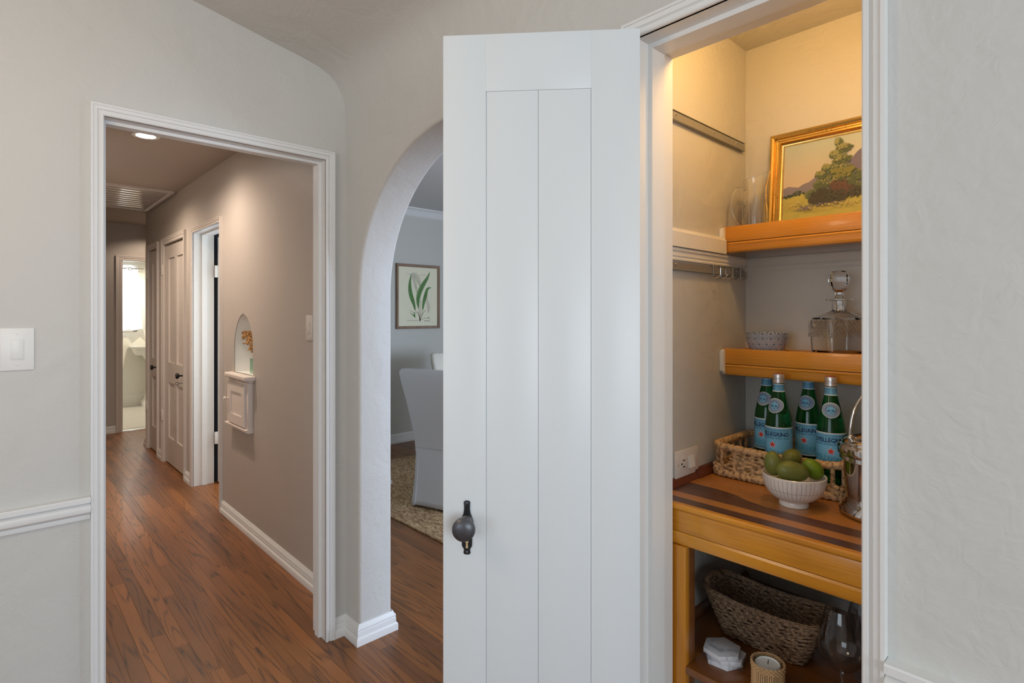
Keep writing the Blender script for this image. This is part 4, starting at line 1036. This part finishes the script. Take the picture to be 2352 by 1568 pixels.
def wrap(vs, zc, dr, const=None):
    out = []
    for x, y, *_ in vs:
        z = zc+y; r = (const if const else rad_at(z))+dr; a = -PI/2+x/r
        out.append((r*math.cos(a), r*math.sin(a), z))
    return out
def ring_band(z0, z1, dr, a0=0, a1=2*PI, n=48):
    rows = [[Vector(((rad_at(z)+dr)*math.cos(a0+(a1-a0)*k/n), (rad_at(z)+dr)*math.sin(a0+(a1-a0)*k/n), z)) for k in range(n+1)] for z in [z0+(z1-z0)*j/3 for j in range(4)]]
    return rows
def bottle(loc, rz):
    r = empty('water_bottle', loc, rz)
    MB().lathe(BP, seg=48).build('bottle_body', M['bottleglass'], r, smooth=40)
    cp_ = MB().lathe([(.0148, .2735), (.0168, .2740), (.0172, .2760), (.0168, .2785), (.0152, .2795), (.0150, .2820), (.0164, .2830), (.0164, .2865), (.0153, .2872), (.0153, .2885), (.0162, .2892), (.0162, .2975), (.0152, .3000), (.001, .3005)], seg=48, rfun=lambda rr, th, z: rr+(.0003*math.sin(th*24) if .289 < z < .299 else 0)).build('cap', capm, r)
    MB().lathe([(.001, .3007), (.0145, .3007), (.0155, .3002)], seg=24).build('cap_top', redcap, cp_)
    lb = MB().grid(ring_band(.052, .147, .0004)).build('label', lab_blue, r, smooth=60)
    for a, b in ((.1445, .1475), (.0515, .0535)): MB().grid(ring_band(a, b, .0006)).build('label_border', lab_white, lb)
    def T(s, size, zc, m, bold=0, name='lettering', sx=1):
        vs, fs = text_geo(s, size, bold); vs = [(x*sx, y) for x, y, *_ in vs]
        MB().add(wrap(vs, zc, .0009, BR), fs).build(name, m, lb, smooth=0)
    T('AT THE SOURCE, SAN PELLEGRINO TERME BERGAMO', .0044, .1392, navy, 0, sx=.90)
    
    MB().grid(ring_band(.1342, .1348, .0008)).build('label_line', navy, lb)
    T('S.PELLEGRINO', .0160, .1262, navy, .00045, sx=.90)
    T('SPARKLING NATURAL MINERAL WATER', .0058, .1155, navy, 0, sx=.92)
    st = []
    for k in range(10):
        a = PI/2+k*PI/5; q = .0105 if k % 2 == 0 else .0044; st.append((q*math.cos(a), q*math.sin(a)))
    MB().add(wrap([(0, 0)]+[(x*1.25, y*1.25) for x, y in st], .0965, .0008, BR), [(0, 1+k, 1+(k+1) % 10) for k in range(10)]).build('star_outline', lab_white, lb, smooth=0)
    MB().add(wrap([(0, 0)]+st, .0965, .0011, BR), [(0, 1+k, 1+(k+1) % 10) for k in range(10)]).build('star', red, lb, smooth=0)
    vs, fs = text_geo('S.PELLEGRINO', .0215, .0003); vs = [(x*.80, y-.0035*math.sin(max(-1, min(1, x/.075))*PI)) for x, y, *_ in vs]
    MB().add(wrap(vs, .0745, .0008, BR), fs).build('lettering', aqua, lb, smooth=0)
    T('750 ml  25.3 FL.OZ', .0045, .0590, navy)
    # neck label
    nl = MB().grid(ring_band(.249, .2710, .0005)).build('neck_label', lab_blue, r, smooth=60)
    for a, b in ((.2695, .2715), (.2485, .2505)): MB().grid(ring_band(a, b, .0007)).build('label_border', lab_white, nl)
    for zc, s in ((.2665, 'S.PELLEGRINO  S.PELLEGRINO'), (.2625, 'MINERAL WATER  MINERAL WATER'), (.2582, 'S.PELLEGRINO  S.PELLEGRINO'), (.2540, 'MINERAL WATER  MINERAL WATER')):
        vs, fs = text_geo(s, .0040); MB().add(wrap(vs, zc, .0010), fs).build('lettering', navy, nl, smooth=0)
    # medallion (rounded lozenge)
    def loz(sx, sy): return [(sx*math.copysign(abs(math.cos(t))**1.25, math.cos(t)), sy*math.copysign(abs(math.sin(t))**.95, math.sin(t))) for t in [2*PI*k/40 for k in range(40)]]
    def wp(poly, dr): return wrap([(0, 0)]+poly, .2085, dr)
    def fan(poly, name, m, dr, par):
        # radial rings for curvature
        mb = MB(); rings = 5; vs = [(0, 0)]
        for q in range(1, rings+1): vs += [(x*q/rings, y*q/rings) for x, y in poly]
        n = len(poly); fs = [(0, 1+k, 1+(k+1) % n) for k in range(n)]
        for q in range(rings-1):
            fs += [(1+q*n+k, 1+(q+1)*n+k, 1+(q+1)*n+(k+1) % n, 1+q*n+(k+1) % n) for k in range(n)]
        mb.add(wrap(vs, .2085, dr), fs); return mb.build(name, m, par, smooth=60)
    md_ = fan(loz(.0262, .0212), 'medallion', lab_white, .0006, r)
    fan(loz(.0243, .0194), 'medallion_field', grey_b, .0009, md_)
    fan(loz(.0232, .0183), 'medallion_field', med_b, .0011, md_)
    circ = lambda q: [(q*math.cos(t), q*math.sin(t)) for t in [2*PI*k/40 for k in range(40)]]
    fan(circ(.0150), 'medallion_ring', navy, .0013, md_); fan(circ(.0144), 'medallion_ring', med_b, .0015, md_)
    fan(circ(.0108), 'medallion_ring', grey_b, .0017, md_); fan(circ(.0104), 'medallion_ring', lab_blue, .0019, md_)
    em = MB()
    def rect(a0, a1, b0, b1): em.add(wrap([(a0, b0), (a1, b0), (a1, b1), (a0, b1)], .2085, .0022), [(0, 1, 2, 3)])
    rect(-.0095, .0095, -.0045, -.0035); rect(-.0052, .0052, .0005, .0018)
    for k in range(5): rect(-.0048+k*.0022, -.0040+k*.0022, -.0035, .0008)
    for sx in (-1, 1):
        rect(min(sx*.0064, sx*.0050), max(sx*.0064, sx*.0050), -.0035, .0032); rect(min(sx*.0090, sx*.0066), max(sx*.0090, sx*.0066), -.0035, -.0012)
    em.build('emblem', navy, md_, smooth=0)
    vs, fs = text_geo('1899', .0042); MB().add(wrap([(x, y-.0074) for x, y, *_ in vs], .2085, .0022), fs).build('lettering', navy, md_, smooth=0)
    # ring letters
    s = 'S.PELLEGRINO TERME'
    mb = MB()
    for i, ch in enumerate(s):
        if ch == ' ': continue
        a = math.radians(215-250*i/(len(s)-1)); vs, fs = text_geo(ch, .0042)
        rot = a-PI/2; mb.add(wrap([(.0124*math.cos(a)+x*math.cos(rot)-y*math.sin(rot), .0124*math.sin(a)+x*math.sin(rot)+y*math.cos(rot)) for x, y, *_ in vs], .2085, .0022), fs)
    mb.build('lettering', navy, md_, smooth=0)
    sts = [(x*.16, y*.16) for x, y in st]
    for sx in (-1, 1): MB().add(wrap([(sx*.0195, 0)]+[(x+sx*.0195, y) for x, y in sts], .2085, .0018), [(0, 1+k, 1+(k+1) % 10) for k in range(10)]).build('star', red, md_, smooth=0)
    return r
def face_cam(x, y, off=0):   # rotation so that local -y faces camera
    return math.atan2(-y, -x)+PI/2+math.radians(off)
spots = [((1.722, .522), 0, 'front right green glass water bottle beside the steel ice bucket'),
         ((1.693, .653), -26, 'front left green glass water bottle behind the bowl of limes'),
         ((1.806, .733), -27, 'back left green glass water bottle nearest the pantry corner'),
         ((1.816, .612), -20, 'back right green glass water bottle between the two front ones')]
proto = None
for (x, y), off, lab in spots:
    if proto is None: b_ = bottle((x, y, .945), 0); proto = b_
    else: b_ = copy_tree(proto)
    b_.location = (x, y, .945); b_.rotation_euler = (0, 0, face_cam(x, y, off))
    tag(b_, lab, 'bottle', 'green water bottles in the woven tray')

# ---- woven tray
sg = NT('seagrass'); tc = sg.n('ShaderNodeTexCoord'); nz = sg.n('ShaderNodeTexNoise'); nz.inputs['Scale'].default_value = 95; nz.inputs['Detail'].default_value = 5; sg.l(tc.outputs['Object'], nz.inputs[0])
cr = sg.n('ShaderNodeValToRGB'); sg.l(nz.outputs['Fac'], cr.inputs[0]); cr.color_ramp.elements[0].position = .33; cr.color_ramp.elements[0].color = rgb(hexc(132, 96, 64)); cr.color_ramp.elements[1].position = .52; cr.color_ramp.elements[1].color = rgb(hexc(216, 178, 130))
sg.l(cr.outputs[0], sg.b.inputs['Base Color']); sg.b.inputs['Roughness'].default_value = .7
bp = sg.n('ShaderNodeBump'); bp.inputs['Distance'].default_value = .001; n3 = sg.n('ShaderNodeTexNoise'); n3.inputs['Scale'].default_value = 300; sg.l(tc.outputs['Object'], n3.inputs[0]); sg.l(n3.outputs['Fac'], bp.inputs['Height']); sg.l(bp.outputs[0], sg.b.inputs['Normal'])
TX0, TX1, TY0, TY1 = 1.632, 1.905, .466, .836
tcx, tcy = (TX0+TX1)/2, (TY0+TY1)/2
tr = empty('woven_tray', (tcx, tcy, WZ), label='braided seagrass tray holding the four green bottles', cat='tray')
hx, hy = (TX1-TX0)/2, (TY1-TY0)/2
def dense(poly, step):
    out = []; n = len(poly)
    for i in range(n):
        a = Vector(poly[i]); b = Vector(poly[(i+1) % n]); m = max(1, int((b-a).length/step))
        for k in range(m): out.append(a.lerp(b, k/m))
    return out
def twist(amp, pitch, strands=1, jit=0):
    rj = random.Random(9)
    return lambda r, th, L, i: r*(1-amp+amp*1.6*abs(math.sin((th*strands*.5+L/pitch*PI)))) * (1+jit*math.sin(L*173+th))
def rope_ring(inset, z, r, pitch, name, par, amp=.30, rc=.03, zf=None):
    P = dense(rrect(hx-inset, hy-inset, rc, 6), .0032)
    pts = [Vector((p.x, p.y, z+(zf(p) if zf else 0))) for p in P]
    return MB().tube(pts, r, 14, closed=True, rfun=twist(amp, pitch, 2, .05)).build(name, sg.m, par, smooth=60)
zfr = lambda p: .006*(abs(p.y)/hy)**2
rope_ring(.009, .088, .0105, .014, 'rim', tr, amp=.22, zf=zfr)
rope_ring(.007, .012, .0115, .016, 'base_rope', tr, amp=.22)
wv = MB()
for k in range(8):
    zz = .021+k*.0075; ph = k*PI
    rf = lambda r, th, L, i: r*(1+.25*math.sin(L*90+th*2))
    zf_ = lambda q: zz+.0018*math.sin(q*50+k*1.3)+.0014*math.sin(q*131+k*2)
    for sx in (-1, 1):       # long sides
        y1_ = hy-.010 if k < 3 else hy-.052-.004*(k-3)
        n_ = int(2*y1_/.004)
        pts = [Vector((sx*(hx-.008)+.0035*math.sin((-y1_+i*.004)/.027*PI+ph), -y1_+i*.004, zf_(-y1_+i*.004))) for i in range(n_+1)]
        wv.tube(pts, .0046, 8, rfun=rf)
    if k < 3:                # short sides stay open for the hands
        for sy in (-1, 1):
            n_ = int(2*(hx-.012)/.004)
            pts = [Vector((-hx+.012+i*.004, sy*(hy-.008)+.003*math.sin(i*.004/.027*PI+ph), zf_(i*.004))) for i in range(n_+1)]
            wv.tube(pts, .0046, 8, rfun=rf)
w_o = wv.build('weave', sg.m, tr, smooth=60); w_o['kind'] = 'stuff'
for px_, py_ in [(-hx+.008, y) for y in (-.158, -.11, -.055, 0, .055, .11, .15)]+[(hx-.008, y) for y in (-.11, 0, .11)]+[(x, s*(hy-.008)) for s in (-1, 1) for x in (-.10, -.055, .0, .055, .10)]:
    pts = [Vector((px_*1.0, py_, .014+i*.003)) for i in range(25)]
    MB().tube(pts, .0058, 10, rfun=twist(.3, .0075)).build('post', sg.m, tr, smooth=60)
BOX('tray_base', sg.m, tr, -hx+.008, hx-.008, -hy+.008, hy-.008, .004, .0225)

# ---- ice bucket
ib = empty('ice_bucket', (1.598, .366, WZ), math.radians(-46), label='polished steel ice bucket with lid and hooped handle', cat='ice bucket'); ib.scale = (.93, .93, 1)
k_ = .86
MB().lathe([(.001, .002), (.088, .0), (.100, .004), (.104, .012), (.102, .020), (.092, .032), (.088, .038), (.087, .05), (.092, .10), (.0965, .135), (.098, .138), (.103, .140), (.103, .150), (.001, .150)], seg=64).build('bucket_body', M['steel'], ib, smooth=30)
MB().lathe([(.100, .150), (.106, .152), (.108, .158), (.108, .170), (.104, .176), (.098, .178), (.096, .184), (.088, .190), (.070, .198), (.045, .204), (.001, .206)], seg=64).build('lid', M['steel'], ib, smooth=30)
pts = [Vector((.086*math.cos(t)*(1.0+.08*math.sin(t)), 0, .195+.125*math.sin(t))) for t in [PI*i/28 for i in range(29)]]
MB().tube(pts, .0052, 12).build('handle', M['steel'], ib, smooth=60)
for s in (-1, 1): MB().sphere((s*.086, 0, .194), .009, 12, 8).build('handle_mount', M['steel'], ib)

# ---- striped bowl of limes
BX, BY = 1.528, .551
stN = NT('striped_glaze'); tc = stN.n('ShaderNodeTexCoord'); sp = stN.n('ShaderNodeSeparateXYZ'); stN.l(tc.outputs['Object'], sp.inputs[0])
nz = stN.n('ShaderNodeTexNoise'); nz.inputs['Scale'].default_value = 22; nz.inputs['Detail'].default_value = 3; stN.l(tc.outputs['Object'], nz.inputs[0])
at = stN.n('ShaderNodeMath', operation='ARCTAN2'); stN.l(sp.outputs['Y'], at.inputs[0]); stN.l(sp.outputs['X'], at.inputs[1])
def mth(op, a, b): 
    m = stN.n('ShaderNodeMath', operation=op)
    for i, v in enumerate((a, b)):
        if isinstance(v, (int, float)): m.inputs[i].default_value = v
        else: stN.l(v, m.inputs[i])
    return m.outputs[0]
u = mth('MULTIPLY', at.outputs[0], 44/(2*PI)); u = mth('ADD', u, mth('MULTIPLY', nz.outputs['Fac'], .9))
fu = mth('ABSOLUTE', mth('SUBTRACT', mth('FRACT', u, 0), .5), 0)
ln1 = mth('LESS_THAN', fu, .055)
zz = mth('ADD', sp.outputs['Z'], mth('MULTIPLY', nz.outputs['Fac'], .012))
h1 = mth('LESS_THAN', mth('ABSOLUTE', mth('SUBTRACT', zz, .0535), 0), .0009)
zok = mth('MULTIPLY', mth('GREATER_THAN', sp.outputs['Z'], .017), mth('LESS_THAN', sp.outputs['Z'], .078))
lines = mth('MULTIPLY', mth('MAXIMUM', ln1, mth('MULTIPLY', h1, .6)), zok)
mx = stN.n('ShaderNodeMix', data_type='RGBA'); stN.l(mth('MULTIPLY', lines, .75), mx.inputs[0]); mx.inputs[6].default_value = (.80, .76, .72, 1); mx.inputs[7].default_value = rgb(hexc(128, 116, 116))
stN.l(mx.outputs[2], stN.b.inputs['Base Color']); stN.b.inputs['Roughness'].default_value = .22; stN.b.inputs['Coat Weight'].default_value = .3
fb = MB().lathe([(.001, .002), (.034, .002), (.0375, 0), (.0385, .003), (.037, .012), (.040, .015), (.055, .022), (.068, .034), (.077, .050), (.0815, .068), (.0825, .0815), (.0805, .083), (.0785, .0815), (.077, .068), (.072, .050), (.060, .035), (.045, .027), (.001, .024)], seg=72).build('fruit_bowl', stN.m, smooth=40)
fb.location = (BX, BY, WZ+.0006); fb.scale = (.93, .93, .98); tag(fb, 'white footed bowl with thin grey stripes holding limes', 'bowl')
limeN = lambda nm, c1, c2: mat(nm, c1, .38, var=.3, vscale=18, bump=.0009, bscale=160, col2=c2)
lm = [limeN('lime_dull', hexc(124, 130, 62), hexc(100, 108, 50)), limeN('lime_bright', hexc(128, 152, 26), hexc(86, 120, 22))]
def ray_at(px, py, d):
    t = (px-1176)/1270; return Vector((d*(S_+C_*t), d*(C_-S_*t), 1.42-(py-722)*d/1270))
def lime(px, py, d, a, b, tiltimg, m, lab, yawdeg=0, tip=True):
    c = ray_at(px, py, d)
    l = MB(); prof = []
    n = 18
    for i in range(n+1):
        t = i/n; z = -math.cos(PI*t); r = math.sin(PI*t)**.92
        if z > .86: z = z+.08*((z-.86)/.14)**2; 
        prof.append((max(.0005, r*b), z*a))
    # long axis z -> rotate into image plane
    right = Vector((C_, -S_, 0)); fwd = Vector((S_, C_, 0)); up = Vector((0, 0, 1))
    ax = (right*math.cos(math.radians(tiltimg))+up*math.sin(math.radians(tiltimg)))*math.cos(math.radians(yawdeg)) - fwd*math.sin(math.radians(yawdeg))
    q = ax.to_track_quat('Z', 'Y').to_matrix().to_4x4()
    r_ = empty('lime', c, label=lab, cat='lime', group='limes in the striped bowl'); r_.rotation_mode = 'QUATERNION'; r_.rotation_quaternion = ax.to_track_quat('Z', 'Y')
    l.lathe(prof, seg=28); l.build('lime_skin', m, r_, smooth=60)
    MB().lathe([(.0002, a*1.07), (.0030, a*1.055), (.0035, a*1.03), (.0002, a*1.0)], seg=10).build('stem_end', limeN('lime_stem_%d' % px, hexc(150, 140, 70), hexc(110, 110, 50)), r_)
lime(1776, 1064, 1.438, 0.0310, 0.0221, 96, lm[0], 'dull green lime standing upright at the left of the bowl')
lime(1819, 1051, 1.530, 0.0301, 0.0240, 188, lm[0], 'dull green lime at the back with its stem end showing', 35)
lime(1819, 1082, 1.414, 0.0404, 0.0258, -12, lm[0], 'large dull green lime lying across the front of the bowl')
lime(1867, 1077, 1.450, 0.0301, 0.0230, 132, lm[1], 'bright green lime at the right of the striped bowl')
lime(1806, 1108, 1.462, .030, .024, 15, lm[0], 'lime mostly hidden low in the bowl under the others')

# ---- lower shelf: dark basket
LZ = .502
db = NT('dark_willow'); tc = db.n('ShaderNodeTexCoord'); nz = db.n('ShaderNodeTexNoise'); nz.inputs['Scale'].default_value = 150; nz.inputs['Detail'].default_value = 5; db.l(tc.outputs['Object'], nz.inputs[0])
cr = db.n('ShaderNodeValToRGB'); db.l(nz.outputs['Fac'], cr.inputs[0]); cr.color_ramp.elements[0].position = .38; cr.color_ramp.elements[0].color = rgb(hexc(104, 80, 60)); cr.color_ramp.elements[1].position = .62; cr.color_ramp.elements[1].color = rgb(hexc(158, 126, 96))
db.l(cr.outputs[0], db.b.inputs['Base Color']); db.b.inputs['Roughness'].default_value = .6
bk = empty('wicker_basket', (1.572, .640, LZ), label='long dark brown wicker basket on the lower pantry shelf', cat='basket')
def bsec(v, extra=0, ph=0, amp=.0022, jx=0):
    wx = .045+.030*v+extra; wy = .108+.052*v+extra
    P = dense(rrect(wx, wy, .022+.012*v, 5), .0055); L = 0; out = []
    for i, p in enumerate(P):
        if i: L += (P[i]-P[i-1]).length
        n_ = Vector((p.x, p.y)).normalized(); out.append(p+n_*amp*math.sin(L/.010*PI+ph))
    return out
rb = random.Random(2); wk = [MB(), MB()]
NR = 20
for k in range(NR):
    v = k/(NR-1); z = .006+v*.112; P = bsec(v, 0, (k % 2)*PI, .0024)
    endlift = lambda p: .012*v*(abs(p.y)/.15)**2
    pts = [Vector((p.x, p.y, z+endlift(p)+.0011*math.sin(i*.9+k*1.7)+.0009*math.sin(i*.37+k*2.9)+rb.uniform(-.0007, .0007))) for i, p in enumerate(P)]
    wk[k % 2].tube(pts, .0031, 6, closed=True, rfun=lambda r, th, L, i: r*(1+.22*math.sin(L*200+th*2)))
for q in wk:
    x_ = q.build('weave', db.m, bk, smooth=60); x_['kind'] = 'stuff'
rim = MB()
for k in range(7):
    P = bsec(1, .0035*math.sin(k*2.1), k, .0016); pts = [Vector((p.x, p.y, .118+.012*(abs(p.y)/.15)**2+.0032*math.cos(k*1.3+i*.13)+.002)) for i, p in enumerate(P)]
    rim.tube(pts, .0018, 6, closed=True)
x_ = rim.build('rim', db.m, bk, smooth=60)
loft(MB(), [(rrect(.040, .104, .02), .003), (rrect(.044, .108, .02), .010)]).build('basket_bottom', mat('dark_basket_lining', hexc(60, 46, 36), .8), bk)
MB().tube(bez([(-.045, .150, .118), (-.03, .158, .136), (0, .162, .142), (.03, .158, .136), (.045, .150, .118)], 8), .008, 12, rfun=twist(.25, .009)).build('handle', db.m, bk, smooth=60)

# ---- marble coasters
mbl = NT('white_marble'); tc = mbl.n('ShaderNodeTexCoord'); nz = mbl.n('ShaderNodeTexNoise'); nz.inputs['Scale'].default_value = 14; nz.inputs['Detail'].default_value = 8; nz.inputs['Distortion'].default_value = 1.6; mbl.l(tc.outputs['Object'], nz.inputs[0])
cr = mbl.n('ShaderNodeValToRGB'); mbl.l(nz.outputs['Fac'], cr.inputs[0]); cr.color_ramp.elements[0].position = .30; cr.color_ramp.elements[0].color = rgb(hexc(150, 154, 166)); cr.color_ramp.elements[1].position = .52; cr.color_ramp.elements[1].color = rgb(hexc(222, 222, 226))
mbl.l(cr.outputs[0], mbl.b.inputs['Base Color']); mbl.b.inputs['Roughness'].default_value = .25
hexp = [(.050*math.cos(PI/3*k), .050*math.sin(PI/3*k)) for k in range(6)]
cc_ = None
for i, (dx, dy, rz) in enumerate(((.004, -.003, .62), (.006, -.010, .18), (0, 0, .32))):
    if cc_ is None: cc_ = MB().prism(hexp, lambda u, v: (u, v, 0), lambda u, v: (u, v, .0115)).build('coaster', mbl.m, bevel=.0008); o = cc_
    else: o = cc_.copy(); COL.objects.link(o)
    o.location = (1.412+dx, .690+dy, LZ+.0005+i*.0117); o.rotation_euler = (0, 0, rz)
    tag(o, ['hexagonal white marble coaster at the bottom of the stack', 'hexagonal white marble coaster in the middle of the stack', 'grey veined hexagonal marble coaster on top of the stack'][i], 'coaster', 'marble coasters on the lower shelf')

# ---- wicker candle holder
ch = empty('candle_holder', (1.376, .556, LZ+.0006), label='round glass candle holder wrapped in natural wicker', cat='candle holder'); ch.scale = (.91, .91, 1)
MB().lathe([(.001, .001), (.036, .001), (.037, .004), (.037, .076), (.0355, .077), (.0345, .076), (.0345, .010), (.001, .008)], seg=40).build('glass_cup', M['thin'], ch, smooth=40)
reed = mat('natural_reed', hexc(202, 164, 118), .6, var=.25, vscale=60, stretch=(1, 1, .1))
rd = MB()
for i in range(46):
    a = 2*PI*i/46; x, y = .0395*math.cos(a), .0395*math.sin(a); rd.tube([(x, y, .001), (x, y, .058)], .0021, 6)
ro_ = rd.build('reeds', reed, ch, smooth=60); ro_['kind'] = 'stuff'
for zz, n_ in ((.060, 0), (.064, 1), (.068, 0), (.072, 1), (.0045, 0), (.022, 1)):
    pts = []
    for i in range(160):
        a = 2*PI*i/160; r = .0405+.0014*math.sin(a*23+n_*PI); pts.append((r*math.cos(a), r*math.sin(a), zz+.0006*math.sin(a*46)+(.006*math.sin(a*2) if zz == .022 else 0)))
    MB().tube(pts, .0021 if zz > .05 or zz < .01 else .0011, 6, closed=True).build('woven_band', reed, ch, smooth=60)
cn = empty('candle', (1.376, .556, LZ+.0105), label='white candle with black wick inside the wicker holder', cat='candle'); cn.scale = (.91, .91, 1)
MB().lathe([(.001, 0), (.032, 0), (.032, .057), (.029, .060), (.027, .057), (.018, .0555), (.001, .0565)], seg=36).build('wax', mat('white_wax', (.86, .87, .85), .4, sub=.3), cn, smooth=40)
MB().tube([(0, 0, .056), (.0008, 0, .062), (.003, 0, .066)], .0009, 6).build('wick', M['hole'], cn)

# ---- wine glasses
def wine_glass(loc, label, sc=1):
    r = empty('wine_glass', loc, label=label, cat='wine glass', group='wine glasses on the lower shelf'); r.scale = (.92, .92, 1)
    o_ = [(.001, .004), (.036, .0015), (.037, .0008), (.037, .0), (.001, .0)]
    MB().lathe([(.001, 0), (.0365, 0), (.0372, .001), (.034, .0022), (.010, .006), (.004, .012), (.0001, .012)], seg=48).build('foot', M['thin'], r, smooth=60)
    MB().lathe([(.0001, .0122), (.0045, .0122), (.0034, .022), (.0034, .058), (.0055, .068), (.0001, .069)], seg=20).build('stem', M['clear'], r, smooth=60)
    MB().lathe([(.0001, .0692), (.010, .070), (.030, .079), (.046, .096), (.0535, .118), (.0545, .136), (.050, .165), (.0425, .195), (.0362, .218), (.0352, .2182), (.0415, .195), (.049, .165), (.0533, .136), (.0523, .118), (.045, .0975), (.030, .081), (.010, .0725), (.0001, .072)], seg=56).build('glass_bowl', M['thin'], r, smooth=60)
    return r
wine_glass((1.474, .424, LZ+.001), 'large clear balloon wine glass in front of the basket end')
wine_glass((1.604, .398, LZ+.001), 'clear wine glass standing behind the large balloon glass')
